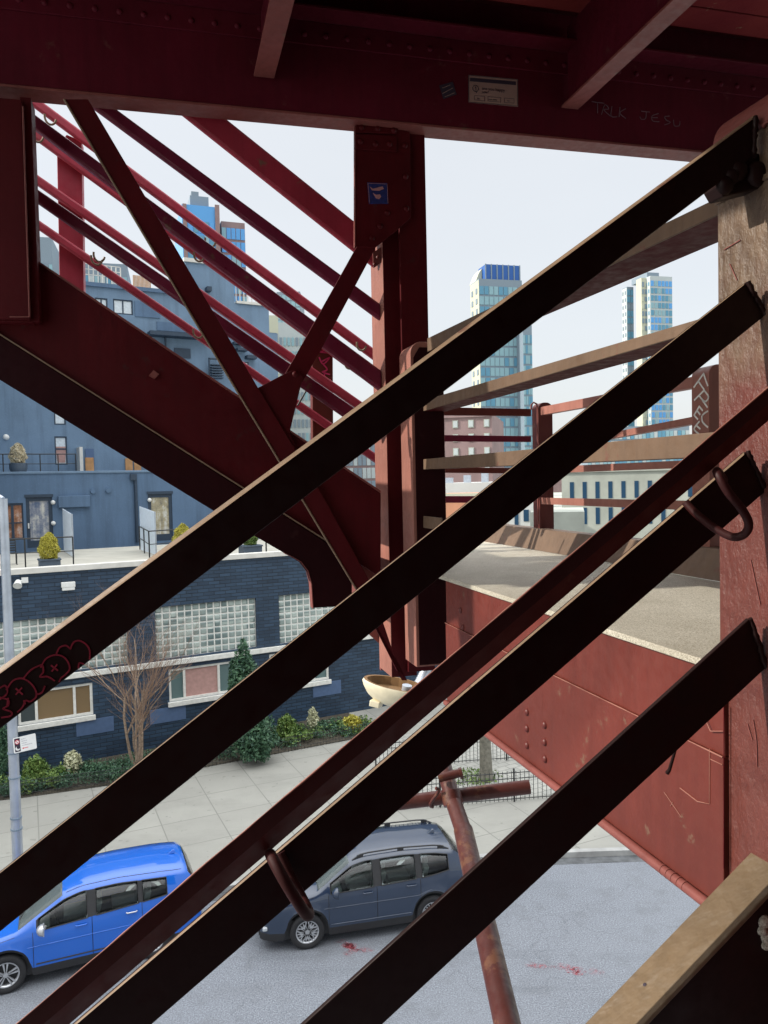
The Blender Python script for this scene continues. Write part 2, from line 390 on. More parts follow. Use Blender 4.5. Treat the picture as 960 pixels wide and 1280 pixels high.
def dome(mb, c, nrm, r, h=None, mi=0, n=12):
    h = r * .75 if h is None else h
    nrm = Vector(nrm).normalized(); a = Vector((0, 0, 1)) if abs(nrm.z) < .9 else Vector((1, 0, 0))
    x = nrm.cross(a).normalized(); y = nrm.cross(x); c = Vector(c)
    vs = []; fs = []; K = 4
    for i in range(K):
        t = i / K * math.pi / 2
        for k in range(n):
            an = 2 * math.pi * k / n
            vs.append(c + (x * math.cos(an) + y * math.sin(an)) * r * math.cos(t) + nrm * h * math.sin(t))
    vs.append(c + nrm * h)
    for i in range(K - 1):
        for k in range(n): fs.append([i * n + k, i * n + (k + 1) % n, (i + 1) * n + (k + 1) % n, (i + 1) * n + k])
    for k in range(n): fs.append([(K - 1) * n + k, (K - 1) * n + (k + 1) % n, K * n])
    mb.add(vs, fs, mi, True)
def rivets(parent, pts, nrm, r, mat='rivet', name='rivet'):
    if not pts: return
    b = MB(); dome(b, pts[0], nrm, r); first = b.build(name, mat, parent)
    for p in pts[1:]:
        c = first.copy(); COL.objects.link(c); c.parent = parent
        c.location = Vector(p) - Vector(pts[0])
def peelmat():
    m, nt, b = newmat('peeling_red_planks')
    n3 = noise(nt, 5, 8, .7, stretch=(1, 1, 1)); n2 = noise(nt, 30, 5)
    c = ramp(nt, noise(nt, 1.5, 5), [(.3, (.15, .018, .022)), (.7, (.24, .040, .032))])
    c = mixc(nt, ramp(nt, n3, [(.64, (0, 0, 0)), (.68, (1, 1, 1))]), c, (.26, .20, .13))
    nt.links.new(c, b.inputs['Base Color']); b.inputs['Roughness'].default_value = .8; b.inputs['Specular IOR Level'].default_value = .08
    p = bump(nt, b, n3, .5, .02); bump(nt, b, n2, .3, .004, p); return m
M['peel'] = peelmat()
M['pipe'] = steel('rusty_pipe_paint', (.070, .017, .013), .4, wear=(.13, .055, .03), wearamt=.56, lump=.5)
def curtain(name, a, b_, c, sc_=3):
    m, nt, b = newmat(name)
    n = noise(nt, sc_, 6, .7); v = noise(nt, 1.2, 3, .5, stretch=(5, 5, .3))
    ad = N(nt, 'ShaderNodeMath', operation='MULTIPLY_ADD'); ad.inputs[1].default_value = .6
    nt.links.new(v, ad.inputs[0]); nt.links.new(n, ad.inputs[2])
    nt.links.new(ramp(nt, ad.outputs[0], [(.55, a), (.8, b_), (1.0, c)]), b.inputs['Base Color'])
    b.inputs['Roughness'].default_value = .12; b.inputs['Specular IOR Level'].default_value = .7
    return m
M['curtain1'] = curtain('reflecting_door_glass', (.04, .09, .20), (.25, .27, .32), (.60, .58, .52))
M['curtain2'] = curtain('cream_curtain_glass', (.14, .13, .11), (.36, .31, .19), (.62, .62, .58))
M['curtain3'] = curtain('lit_room_glass', (.12, .05, .03), (.42, .20, .12), (.62, .55, .50))
M['seatgrey'] = plain('seat_fabric', (.42, .42, .38), .8, bmp=0)
M['lamp_lens'] = plain('headlamp_lens', (.55, .58, .6), .15, metal=.3, bmp=0)
m, nt, b = newmat('road_spray'); b.inputs['Base Color'].default_value = (.42, .09, .11, 1); b.inputs['Roughness'].default_value = .9
t_ = N(nt, 'ShaderNodeBsdfTransparent'); mx_ = N(nt, 'ShaderNodeMixShader'); nt.links.new(ramp(nt, noise(nt, 14, 8, .8), [(.46, (0, 0, 0)), (.70, (.5, .5, .5))]), mx_.inputs[0])
nt.links.new(t_.outputs[0], mx_.inputs[1]); nt.links.new(b.outputs[0], mx_.inputs[2]); nt.links.new(mx_.outputs[0], nt.nodes['Material Output'].inputs[0]); M['road_spray'] = m
EXPO = 0.62
M['red_deep'] = steel('deep_shaded_red', (.020, .0018, .0030), .6, wear=(.03, .008, .008), spec=.12)  # deepest shaded copy of the red, for faces turned from the sun

def wrinkled(m):
    nt = m.node_tree; b = [n for n in nt.nodes if n.type == 'BSDF_PRINCIPLED'][0]; prev = b.inputs['Normal'].links[0].from_socket
    n = noise(nt, 13, 3, .5, stretch=(1, 1.5, 1.3)); n2 = noise(nt, 45, 4, .6)
    p = bump(nt, b, n, .8, .012, prev); bump(nt, b, n2, .15, .002, p)
wrinkled(M['tan_lumpy'])
# ================================================================== THE BRIDGE
DB = 1.525          # plane of the near stair rails
def shifted(q, v): return [Vector(p) + Vector(v) for p in q]
Z0 = CAM.z
# ---- near stair railing: three flat bars and a paired bar, pipe handrail, brackets
root = thing('stair_railing', onU(300, 1000, DB), 'near black stair railing of slanting bars with a pipe handrail on looped brackets', 'railing')
XL, XR = -800, 946
def near_bar(top, bot, t, mat, name='rail', xr=XR, xbr=None, lip=0, D=DB, bev=.003):
    mb = MB(); q = band(mb, 'U', D, top, bot, t, XL, xr, xb1=xbr)
    o = mb.build(name, mat, root, bevel=bev); return o, q
near = [((0, 841, 942, 147), (0, 911, 940, 197), .012, 944, 942),
        ((0, 1091, 932, 354), (0, 1165, 925, 420), .012, 934, 957),
        ((95, 1280, 932, 566), (200, 1272, 937, 632), .014, 934, 957),
        ((420, 1244, 936, 774), (479, 1280, 945, 847), .012, 937, 958)]
for i, (tp, bt, t, xr, xb) in enumerate(near):
    mb = MB(); q = band(mb, 'U', DB, tp, bt, t, XL, xr, xb1=xb)
    o = mb.build('rail', 'black', root, bevel=.0025)
    if i == 0: o['label'] = 'top bar with a sunlit upper edge and red bubble graffiti'; bar1 = o
    # weld bead on the post end
    e = MB(); a, b_ = q[1], q[2]
    pts = [a.lerp(b_, k / 14) + NU * -.002 + Vector((random.uniform(-.002, .002),) * 3) for k in range(15)]
    e.tube(pts, [random.uniform(.004, .008) for _ in pts], 8); e.build('weld', 'black', root)
# chamfers along the upper edges, sun glint put into a pale paint
def chamfer(l0, l1, dz, xr, mat='lip', nm='glint_edge_strip'):
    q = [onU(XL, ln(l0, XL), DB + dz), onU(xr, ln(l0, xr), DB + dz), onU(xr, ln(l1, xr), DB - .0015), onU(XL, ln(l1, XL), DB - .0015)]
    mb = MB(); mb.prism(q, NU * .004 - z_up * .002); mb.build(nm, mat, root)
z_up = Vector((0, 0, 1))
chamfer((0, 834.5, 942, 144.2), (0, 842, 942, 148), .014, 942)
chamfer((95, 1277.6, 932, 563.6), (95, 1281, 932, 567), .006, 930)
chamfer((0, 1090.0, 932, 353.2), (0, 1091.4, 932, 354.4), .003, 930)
# clamp blocks where the top bar meets the post
mb = MB()
for (px, py, r) in ((905, 232, .022), (922, 214, .024), (946, 218, .03), (912, 222, .02)):
    p = onU(px, py, DB + .01); dome(mb, p, -NU, r, .02); 
mb.prism([onU(x, y, DB + .012) for x, y in ((896, 232), (930, 196), (962, 188), (962, 232), (930, 240), (904, 246))], NU * .05)
mb.build('clamp', 'black', root, bevel=.004)
# graffiti on the top bar (bubble letters), thin strokes of spray
def strokes(parent, name, lines, pl, D, mat, w, lab=None, lift=.0022):
    f = onU if pl == 'U' else onV; n = NU if pl == 'U' else NV
    mb = MB()
    for L in lines:
        pts = [f(x, y, D - lift) for x, y in L]
        if len(pts) > 2:
            P2 = []
            for i in range(len(pts) - 1):
                p0 = pts[max(0, i - 1)]; p1 = pts[i]; p2 = pts[i + 1]; p3 = pts[min(len(pts) - 1, i + 2)]
                for k in range(4):
                    t = k / 4
                    P2.append(.5 * ((2 * p1) + (p2 - p0) * t + (2 * p0 - 5 * p1 + 4 * p2 - p3) * t * t + (3 * p1 - p0 - 3 * p2 + p3) * t ** 3))
            P2.append(pts[-1]); pts = P2
        for a, b_ in zip(pts, pts[1:]):
            d = b_ - a
            if d.length < 1e-6: continue
            s = d.cross(n).normalized() * w / 2; e = d.normalized() * w * .3
            mb.prism([a - s - e, b_ - s + e, b_ + s + e, a + s - e], n * lift * .5)
    o = mb.build(name, mat, parent)
    if lab: o['label'] = lab
    return o
g = [[(0, 860), (6, 857), (9, 862), (8, 868), (0, 874)],
     [(0, 872), (10, 875), (10, 882), (4, 886), (14, 890), (13, 895), (2, 897)],
     [(8, 862), (16, 851), (27, 848), (37, 853), (44, 862), (45, 871), (38, 877), (32, 876), (28, 884), (22, 890)],
     [(10, 873), (9, 882)], [(30, 876), (31, 880)],
     [(20, 861), (28, 868)], [(27, 860), (20, 868)],
     [(30, 847), (38, 838), (47, 833), (53, 832), (54, 840), (50, 846), (60, 846), (68, 851)],
     [(51, 834), (57, 824), (67, 819), (77, 820), (84, 826), (87, 836), (82, 843), (76, 848), (74, 852)],
     [(64, 832), (72, 838)], [(71, 831), (65, 839)],
     [(70, 819), (74, 810), (82, 807), (88, 811)],
     [(88, 811), (92, 803), (99, 801), (107, 805), (112, 813), (112, 824)],
     [(45, 868), (52, 866), (56, 858)], [(98, 835), (99, 829), (104, 830)]]
strokes(bar1, 'graffiti', [[(x, y) for x, y in L] for L in g], 'U', DB, 'graf_red', .0028)
# pipe handrail on the walking side
DH = 1.41
def pipe_between(top, bot, D, x0, x1, n=2):
    out = []; rr = []
    for k in range(n + 1):
        x = x0 + (x1 - x0) * k / n
        a = onU(x, ln(top, x), D); b_ = onU(x, ln(bot, x), D)
        out.append((a + b_) / 2); rr.append((a - b_).length)
    d = (out[-1] - out[0]).normalized()
    cz = math.sqrt(max(0, 1 - d.z ** 2))
    return out, [r * cz / 2 for r in rr]
tl_, bl_ = (21, 1280, 960, 485), (90, 1277, 960, 526)
def mid_(x, f): return ln(tl_, x) + (ln(bl_, x) - ln(tl_, x)) * f
sec = [(0, -.004), (.50, -.008), (1.0, .016), (1.0, .030), (.45, .034), (0, .030)]
e0_ = [onU(-800, mid_(-800, f), DH + d) for f, d in sec]; e1_ = [onU(1012, mid_(1012, f), DH + d) for f, d in sec]
NS = 70; mb = MB(); n6 = len(sec)
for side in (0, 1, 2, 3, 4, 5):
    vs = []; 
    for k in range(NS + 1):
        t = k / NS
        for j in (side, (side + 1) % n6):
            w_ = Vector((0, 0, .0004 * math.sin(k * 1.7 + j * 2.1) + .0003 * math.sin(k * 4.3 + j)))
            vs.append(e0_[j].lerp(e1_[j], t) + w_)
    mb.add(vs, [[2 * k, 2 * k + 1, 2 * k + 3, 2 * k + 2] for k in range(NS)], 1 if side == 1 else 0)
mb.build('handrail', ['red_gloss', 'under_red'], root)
mb = MB(); pe = [e0_[0].lerp(e1_[0], k / NS) + Vector((0, 0, .0004 * math.sin(k * 1.7) + .0003 * math.sin(k * 4.3) + .0005)) for k in range(NS + 1)]
mb.tube(pe, [random.uniform(.0008, .0022) for _ in pe], 6); mb.build('glint_edge_strip', 'strip', root)  # pale line painted as the glint on the handrail's upper edge
def rod(path, r, mat='red_gloss', name='bracket', flat=None):
    P3 = [onU(x, y, D) for x, y, D in path]; P2 = []
    for i in range(len(P3) - 1):
        p0 = P3[max(0, i - 1)]; p1 = P3[i]; p2 = P3[i + 1]; p3 = P3[min(len(P3) - 1, i + 2)]
        for k in range(6):
            t = k / 6
            P2.append(.5 * ((2 * p1) + (p2 - p0) * t + (2 * p0 - 5 * p1 + 4 * p2 - p3) * t * t + (3 * p1 - p0 - 3 * p2 + p3) * t ** 3))
    P2.append(P3[-1])
    mb = MB(); mb.tube(P2, r, 14); return mb.build(name, mat, root)
rod([(905, 600, 1.52), (898, 590, 1.45), (897, 592, 1.40), (910, 615, 1.385), (927, 636, 1.39), (936, 655, 1.40), (930, 668, 1.42), (915, 671, 1.44), (893, 660, 1.47), (870, 642, 1.50), (857, 628, 1.52)], .0092)
rod([(338, 1068, 1.42), (342, 1076, 1.39), (354, 1098, 1.37), (371, 1126, 1.365), (383, 1143, 1.38), (386, 1141, 1.42), (377, 1122, 1.47), (364, 1098, 1.50), (350, 1066, 1.52)], .0105)
# ---- near stair stringer, bottom right
st = thing('stair_stringer', onU(900, 1160, 1.47), 'sunlit tan topped stair stringer crossing the bottom right corner', 'stair stringer')
n0 = onU(804, 1280, 1.46); n1 = onU(960, 1116, 1.46); dd = (n1 - n0).normalized()
fn = dd.cross(NU).normalized()
def flp(px, py): return onPl(px, py, n0, fn)
f0 = flp(732, 1280); f1 = flp(960, 1041)
wd = ((f0 - n0).dot(NU) + (f1 - n1).dot(NU)) / 2
print('flange width', (f0 - n0).dot(NU), (f1 - n1).dot(NU))
a = n0 - dd * 1.2; b_ = n1 + dd * .8
mb = MB(); mb.prism([a, b_, b_ + NU * wd, a + NU * wd], -fn * .012 if fn.z > 0 else fn * .012)
up = fn if fn.z > 0 else -fn
mb.build('top_flange', 'tan_lumpy', st, bevel=.003)
mb = MB(); q0 = a + NU * .012 - up * .0125; q1 = b_ + NU * .012 - up * .0125
mb.prism([q0, q1, q1 - Vector((0, 0, .62)), q0 - Vector((0, 0, .62))], NU * .014); mb.build('web', 'black', st)
p = flp(806, 1231); mb = MB(); dome(mb, p + up * .001, up, .0045, .0006, n=16); mb.build('bolt_hole', 'ink', st)
mb = MB(); random.seed(21)
for (x, y, r_) in ((955, 1152, .016), (952, 1163, .012), (960, 1170, .02), (957, 1181, .012)): dome(mb, onPl(x, y, n0 + NU * .0118, NU), -NU, r_, .012, n=10)
mb.build('crusted_bolt', 'speck', st)
# ---- rounded-top posts (profile across U, run along V)
def rpost(corner, su, sv, ztop, zbot, mat, r=None, name='post_body', parent=None, bev=.003):
    """corner = near-left vertical edge on plan; body goes +U*su and +V*sv (away)"""
    r = su / 2 if r is None else r
    prof = [(0, zbot), (0, ztop - r)]
    for k in range(1, 8): an = math.pi - k / 8 * math.pi / 2; prof.append((r + r * math.cos(an), ztop - r + r * math.sin(an)))
    prof.append((r, ztop)); prof.append((su - r, ztop)) if su - r > r + 1e-4 else None
    for k in range(1, 8): an = math.pi / 2 - k / 8 * math.pi / 2; prof.append((su - r + r * math.cos(an), ztop - r + r * math.sin(an)))
    prof += [(su, ztop - r), (su, zbot)]
    q = [Vector((corner.x, corner.y, 0)) + U * a_ + Vector((0, 0, b_)) for a_, b_ in prof]
    mb = MB(); mb.prism(q, V * sv); return mb.build(name, mat, parent, bevel=bev)
cf = P(898, 640, 1.944); cn = cf - V * .42
ps = thing('railing_post', (cn.x, cn.y, Z0 - 1.6), 'thick post at the right edge, lumpy red paint with tan sun sheen painted on its upper part', 'post')
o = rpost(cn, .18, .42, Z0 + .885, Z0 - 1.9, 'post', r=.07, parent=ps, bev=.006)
# shiny rounded cap plate with a ragged weld under it
mb = MB(); prof = []
for k in range(0, 9):
    an = math.pi - k / 8 * math.pi / 2; prof.append((.07 + .076 * math.cos(an), Z0 + .815 + .076 * math.sin(an)))
outer = [Vector((cn.x, cn.y, 0)) + U * a_ + Vector((0, 0, b_)) for a_, b_ in [(-.006, Z0 + .80)] + prof + [(.12, Z0 + .891)]]
inner = [Vector((cn.x, cn.y, 0)) + U * a_ + Vector((0, 0, b_)) for a_, b_ in [(.12, Z0 + .886)] + [(.07 + .0705 * math.cos(math.pi - k / 8 * math.pi / 2), Z0 + .815 + .0705 * math.sin(math.pi - k / 8 * math.pi / 2)) for k in range(8, -1, -1)] + [(-.0005, Z0 + .80)]]
mb.prism(shifted(outer + inner, V * .01), V * .415)
mb.build('cap_plate', 'red_pink', ps)
mb = MB(); pp = [Vector((cn.x, cn.y, Z0 + .797)) - U * .004 + V * (.01 + .41 * k / 50) + Vector((0, 0, random.uniform(-.004, .004))) for k in range(51)]
mb.tube(pp, [random.uniform(.003, .0075) for _ in pp], 8); mb.build('weld', 'red_pink', ps)
# small raised ledge / seam on the post face
mb = MB(); zs = Z0 + .672
mb.prism([Vector((cn.x, cn.y, zs)) - U * .007, Vector((cn.x, cn.y, zs + .012)) - U * .007, Vector((cn.x, cn.y, zs + .012)), Vector((cn.x, cn.y, zs))], V * .42)
mb.build('seam', 'post', ps)
# paint scars
strokes(ps, 'paint_scar', [[(941, 900), (945, 925), (946, 958)], [(934, 905), (940, 925)], [(938, 700), (950, 756)], [(905, 312), (925, 300)], [(912, 330), (921, 350)]], 'V', NV.dot(cn - CAM) , 'red_pink', .002, lift=.003)
# ---- middle post B at the far end of the landing
bc = onU(516, 600, 3.95)
pb = thing('railing_post', (bc.x, bc.y, Z0 - 1.0), 'dark post with a rounded top in the middle of the picture, sunlit left edge', 'post')
wB = (onU(557, 600, 3.95) - bc).length
rpost(bc, wB, .20, Z0 + .745, Z0 - 1.0, 'strip', r=.06, parent=pb)
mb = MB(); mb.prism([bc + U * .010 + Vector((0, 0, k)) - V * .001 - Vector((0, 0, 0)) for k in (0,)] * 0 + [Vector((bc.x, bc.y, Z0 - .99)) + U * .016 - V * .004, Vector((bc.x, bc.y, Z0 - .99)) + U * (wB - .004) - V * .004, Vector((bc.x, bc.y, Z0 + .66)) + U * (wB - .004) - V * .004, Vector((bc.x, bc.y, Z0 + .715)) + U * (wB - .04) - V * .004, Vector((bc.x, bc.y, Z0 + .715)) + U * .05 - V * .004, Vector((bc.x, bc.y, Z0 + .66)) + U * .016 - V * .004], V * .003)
mb.build('shaded_face', 'red_deep', pb)  # dark sheet laid on the post front as its shade
# ---- landing railing: angle bars from the near post to the middle post
lr = thing('landing_railing', onV(700, 600, 1.4), 'tan angle-bar railing over the concrete landing between the two thick posts', 'railing')
lr_b = [((556, 492.5, 893, 393), (529, 514, 893, 408), .13),
        ((540, 573, 893, 540), (525, 587, 893, 571), .09),
        ((530, 645, 893, 688), (525, 659, 893, 716), .05),
        ((540, 420, 893, 249), (540, 437, 893, 270), .17)]
for i, (tp, bt, fl) in enumerate(lr_b):
    xl, xr = 529, 900
    A = onU(xl, ln(tp, xl), 3.944); B_ = P(xr, ln(tp, xr), 1.955); C_ = P(xr, ln(bt, xr), 1.955); D_ = onU(xl, ln(bt, xl), 3.944)
    if i == 3: A = onU(534, ln(tp, 534), 3.944); D_ = onU(534, ln(bt, 534), 3.944)
    if i == 2: B_, C_ = A + (B_ - A) * .12, D_ + (C_ - D_) * .12
    mb = MB(); mb.prism([A, B_, C_, D_], NV * .009)
    o = mb.build('rail', 'tan_dim' , lr, bevel=.002)
    mb = MB(); mb.prism([D_ + NV * .0095, C_ + NV * .0095, C_ + NV * fl, D_ + NV * fl], Vector((0, 0, .009))); mb.build('flange', 'red_dark', o)
    if i == 3: o['label'] = 'top rail just under the big slanting bar'
# ---- landing: girder, concrete top, kerb plate
gd = thing('box_girder', onV(740, 900, 1.33), 'sunlit red steel girder with rivets carrying the gritty concrete landing', 'girder')
ge = P(557, 716, 3.84); gn = P(905, 700, 1.915)
def gpt(t, h, off=0.0):   # t 0 far end .. 1 near post
    q = ge.lerp(gn, t); return Vector((q.x, q.y, Z0 + h)) + NV * off
mb = MB(); mb.prism([gpt(0, -.478), gpt(1.0, -.478), gpt(1.0, -.708), gpt(0, -.708)], NV * .03); mb.build('upper_plate', 'red', gd)
mb = MB(); mb.prism([gpt(0, -.710, -.006), gpt(1.0, -.710, -.006), gpt(1.0, -1.10, -.006), gpt(0, -1.10, -.006)], NV * .03); mb.build('web_plate', 'red', gd, bevel=.003)
mb = MB(); mb.prism([gpt(0, -.50, .03), gpt(1.3, -.50, .03), gpt(1.3, -1.08, .03), gpt(0, -1.08, .03)], NV * .9); mb.build('box_body', 'red_dark', gd)
mb = MB(); mb.tube([gpt(-.0, -1.112, -.012), gpt(.5, -1.112, -.012), gpt(1.35, -1.114, -.012)], .0145, 14)
for k in range(5):
    t = .88 + k * .012; c = gpt(t, -1.112, -.012); mb.tube([c, c + (gpt(1, 0) - gpt(0, 0)).normalized() * .005], .0155, 14)
mb.build('bottom_pipe', 'red_pink', gd)
mb = MB(); sp_ = [gpt(k / 40, -.7095, -.007) for k in range(41)]; mb.tube(sp_, [random.uniform(.0010, .0024) for _ in sp_], 6); mb.build('weld_line', 'strip', gd)
mb = MB(); mb.prism([gpt(0, -1.118, 0), gpt(1.35, -1.118, 0), gpt(1.35, -1.118, .9), gpt(0, -1.118, .9)], Vector((0, 0, .012))); mb.build('bottom_flange', 'red_pink', gd)
mb = MB()
Lr = [gpt(0, -.475, -.012), gpt(1.02, -.475, -.012), gpt(1.02, -.475, 1.03), gpt(0, -.475, 1.03)]
far = gpt(0, -.475, 1.03) + V * 2.0; nearL = gpt(0, -.475, -.012) + V * 1.1
Lr = [gpt(0, -.475, -.012), gpt(1.0, -.475, -.012), gpt(1.0, -.475, .2), gpt(1.3, -.475, .2), gpt(1.3, -.475, 1.03), far, nearL]
mb.prism(Lr, Vector((0, 0, -.02)), 0); mb.build('concrete_top', 'speck', gd, bevel=.003)
rp = [(659, 890), (659, 910.5), (659, 931.5), (681, 906), (681, 927.5), (681.5, 948.5)]
dg = NV.dot(gpt(0, 0, -.006) - CAM)
def ongirder(px, py, off=-.006): return onPl(px, py, gpt(0, 0, off), NVg)
NVg = (gpt(1, 0) - gpt(0, 0)).normalized().cross(Vector((0, 0, 1))).normalized()
if NVg.dot(NV) < 0: NVg = -NVg
rivets(gd, [ongirder(*p) for p in rp] + [ongirder(576, 763, 0), ongirder(579, 784, 0)], -NVg, .0155)
# weld seams and scars on the girder
def scar(parent, L, w, mat='tan_dim', off=-.006):
    mb = MB()
    for l in L:
        pts = [ongirder(x, y, off - .001) for x, y in l]
        mb.tube(pts, [w * random.uniform(.6, 1.2) for _ in pts], 6)
    mb.build('weld_line', mat, parent)
scar(gd, [[(852, 1022), (830, 990)], [(841, 1003), (838, 1008)], [(887, 936), (887, 1005), (872, 1002), (850, 985)], [(878, 891), (888, 914), (904, 914)], [(888, 949), (903, 956)]], .0016, 'strip')
scar(gd, [[(846, 930), (842, 945), (837, 962), (834, 966)]], .006, 'black')
scar(gd, [[(905, 880), (905, 960), (905, 1085)]], .002, 'red_dark')
# kerb plate along the far side of the landing
mb = MB()
k0 = gpt(1.3, -.475, 1.03); k1 = far
z = Vector((0, 0, 1))
mb.prism([k0, k0 + NV * .07 + z * .135, k0 + NV * .16 + z * .135, k0 + NV * .16], k1 - k0)
kb = mb.build('landing_kerb', 'tan_dim', None, loc=k0.lerp(k1, .5), bevel=.003)
tag(kb, 'tan sloping steel kerb along the back edge of the concrete landing', 'kerb')
# ---- far railing of the landing (FREE post, corner post)
DF = 2.45
def vpost(px_near, z_near, py_top, label, su, sv, mat, zb):
    c = P(px_near, py_top, z_near); pr = thing('railing_post', (c.x, c.y, zb), label, 'post')
    rpost(c, su, sv, c.z, zb, mat, r=su * .42, parent=pr, bev=.002); return pr, c
zf = DF / ((886 - 480) / 960 * NV.x + NV.y)
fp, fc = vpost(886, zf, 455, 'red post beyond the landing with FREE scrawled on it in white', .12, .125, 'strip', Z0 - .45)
dfree = NV.dot(fc - CAM)
FR = [[(868, 468), (884, 479)], [(873, 483), (880, 472)], [(868, 485), (873, 476)], 
      [(867, 500), (876, 489), (884, 503)], [(876, 489), (882, 492), (880, 500), (870, 497)],
      [(868, 512), (877, 508), (875, 500)], [(866, 522), (868, 514), (876, 520)],
      [(881, 512), (872, 514), (874, 522), (884, 532)], [(866, 538), (870, 528), (878, 537)]]
FR = [[(867.4, 484), (879.3, 467)], [(879.3, 467), (884.5, 482)], [(872.8, 476.5), (880, 487)],
      [(868, 500), (880, 488)], [(880, 488), (885.5, 496), (881, 502), (874, 495)], [(878, 500), (884, 509)],
      [(874, 508), (867.5, 519)], [(874, 508), (878, 513)], [(871, 513), (875, 518)], [(867.5, 519), (872, 524)],
      [(884.5, 514), (878, 519), (878, 527), (884.5, 534)],
      [(874, 527), (867.5, 536), (873, 542)], [(870.5, 532), (875, 536)]]
strokes(fp, 'graffiti', FR, 'V', dfree, 'white', .0085)
zc = DF / ((673 - 480) / 960 * NV.x + NV.y)
cp, cc = vpost(673, zc, 503, 'red corner post of the far landing railing, bent rod over its top', .105, .10, 'red', Z0 - .45)
mb = MB(); hk = [P(664, 512, zc - .02), P(664, 506, zc - .03), P(667, 503, zc - .03), P(671, 505, zc - .03), P(672, 512, zc - .03), P(672, 560, zc - .03), P(673, 655, zc - .03)]
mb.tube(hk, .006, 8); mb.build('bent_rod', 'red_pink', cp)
fr = thing('landing_railing', onV(770, 560, DF), 'far thin red railing between the corner post and the FREE post', 'railing')
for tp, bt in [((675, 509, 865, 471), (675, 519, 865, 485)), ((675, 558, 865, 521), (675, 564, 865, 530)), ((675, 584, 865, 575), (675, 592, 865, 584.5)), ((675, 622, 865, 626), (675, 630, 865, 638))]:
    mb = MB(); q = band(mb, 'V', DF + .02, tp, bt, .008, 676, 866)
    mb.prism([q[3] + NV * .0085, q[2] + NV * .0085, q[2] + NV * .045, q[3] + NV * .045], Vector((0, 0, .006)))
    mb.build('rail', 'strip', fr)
er = thing('landing_railing', onU(600, 560, 4.9), 'end railing of plum red rails between the dark middle post and the corner post', 'railing')
for tp, bt, m_ in [((556, 509, 662, 511), (556, 519, 662, 520), 'red'), ((556, 543.7, 662, 545), (556, 551.7, 662, 552.5), 'purple'), ((556, 584, 662, 585), (556, 591, 662, 592), 'red'), ((556, 620, 662, 620), (556, 628.5, 662, 628.5), 'purple')]:
    mb = MB(); band(mb, 'U', NU.dot(cc - CAM) + .03, tp, bt, .03, 470, 664); mb.build('rail', m_, er, bevel=.002)
# ---- overhead girder and deck
DT = 4.10
og = thing('overhead_girder', onU(480, 100, DT), 'huge dark maroon riveted girder across the top of the view', 'girder')
top_y = (0, 12, 960, 100)
XA, XB = -520, 1500
def hU(px, py, D): return onU(px, py, D).z - Z0
hs = sum(hU(x, y, DT) for x, y in ((0, 113), (240, 131), (400, 144), (640, 161), (877, 179))) / 5
hf = hs; print('soffit', [round(hU(x, y, DT), 3) for x, y in ((0, 113), (240, 131), (400, 144), (640, 161), (877, 179))])
hw = sum(hU(x, 14 + .094 * x - 14, DT) for x in (200, 480, 800)) / 3
ZS = Z0 + hs; ZW = Z0 + hw; print('web top', hw)
def uP(a, D, zz):  # a metres along U from camera foot, D off plane
    q = U * a + NU * D; return Vector((q.x, q.y, zz))
mb = MB(); mb.prism([uP(-3.4, DT, ZS), uP(7, DT, ZS), uP(7, DT, ZW), uP(-3.4, DT, ZW)], NU * .02); mb.build('web', 'girder_shaded_red', og)
mb = MB(); mb.prism([uP(-3.4, DT - .002, ZW + .036), uP(9, DT - .002, ZW + .036), uP(9, DT - .002, ZW + .238), uP(-3.4, DT - .002, ZW + .238)], NU * .02); mb.build('end_plate', 'girder_shaded_red', og)
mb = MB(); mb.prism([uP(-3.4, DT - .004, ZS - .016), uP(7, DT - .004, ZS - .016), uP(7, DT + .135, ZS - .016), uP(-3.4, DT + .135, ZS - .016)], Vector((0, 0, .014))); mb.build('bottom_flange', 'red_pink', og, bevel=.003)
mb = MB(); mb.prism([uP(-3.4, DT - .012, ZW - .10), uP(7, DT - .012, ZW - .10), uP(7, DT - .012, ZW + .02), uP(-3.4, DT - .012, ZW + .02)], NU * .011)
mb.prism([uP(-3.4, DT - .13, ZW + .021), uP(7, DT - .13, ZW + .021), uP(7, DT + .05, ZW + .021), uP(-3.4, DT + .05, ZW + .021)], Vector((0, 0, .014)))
mb.build('top_angle', 'girder_shaded_red', og, bevel=.003)
rivets(og, [uP(-2.0 + k * .115, DT - .012, ZW - .05) for k in range(48)], -NU, .016, 'girder_shaded_red')
# stickers and scratches on the web
def quadU(x0, y0, x1, y1, D, tilt=0.0):
    return [onU(x0, y0 , D), onU(x1, y0 + tilt, D), onU(x1, y1 + tilt, D), onU(x0, y1, D)]
sk = thing('sticker', onU(616, 114, DT - .003), 'tan dialog-box sticker on the dark overhead girder', 'sticker')
DSK = DT - .0015
mb = MB(); mb.prism(quadU(585.5, 93.5, 647.5, 128, DSK, 5.5), NU * -.001); mb.build('paper', 'paper', sk)
mb = MB()
for (x0, y0, x1, y1) in ((587.5, 97, 645, 101.5),): mb.prism(quadU(x0, y0, x1, y1, DSK - .0015, 5), NU * -.0006)
for a_, b_ in (((586, 94), (586, 127.5)), ((647, 99.5), (647, 132.5)), ((586, 127.5), (647, 132.5)), ((586, 94), (647, 99.5))):
    p0, p1 = onU(*a_, DSK - .0015), onU(*b_, DSK - .0015); mb.tube([p0, p1], .0016, 4)
c = onU(594.5, 110.5, DSK - .0015)
mb.tube([c + (U * math.cos(t * .5) + z * math.sin(t * .5)) * .017 for t in range(14)], .0018, 5)
mb.tube([c + z * .009, c - z * .001], .003, 5); mb.tube([c - z * .006, c - z * .009], .0026, 5); mb.tube([c - z * .017 + U * .008, c - z * .026 + U * .002], .002, 5)
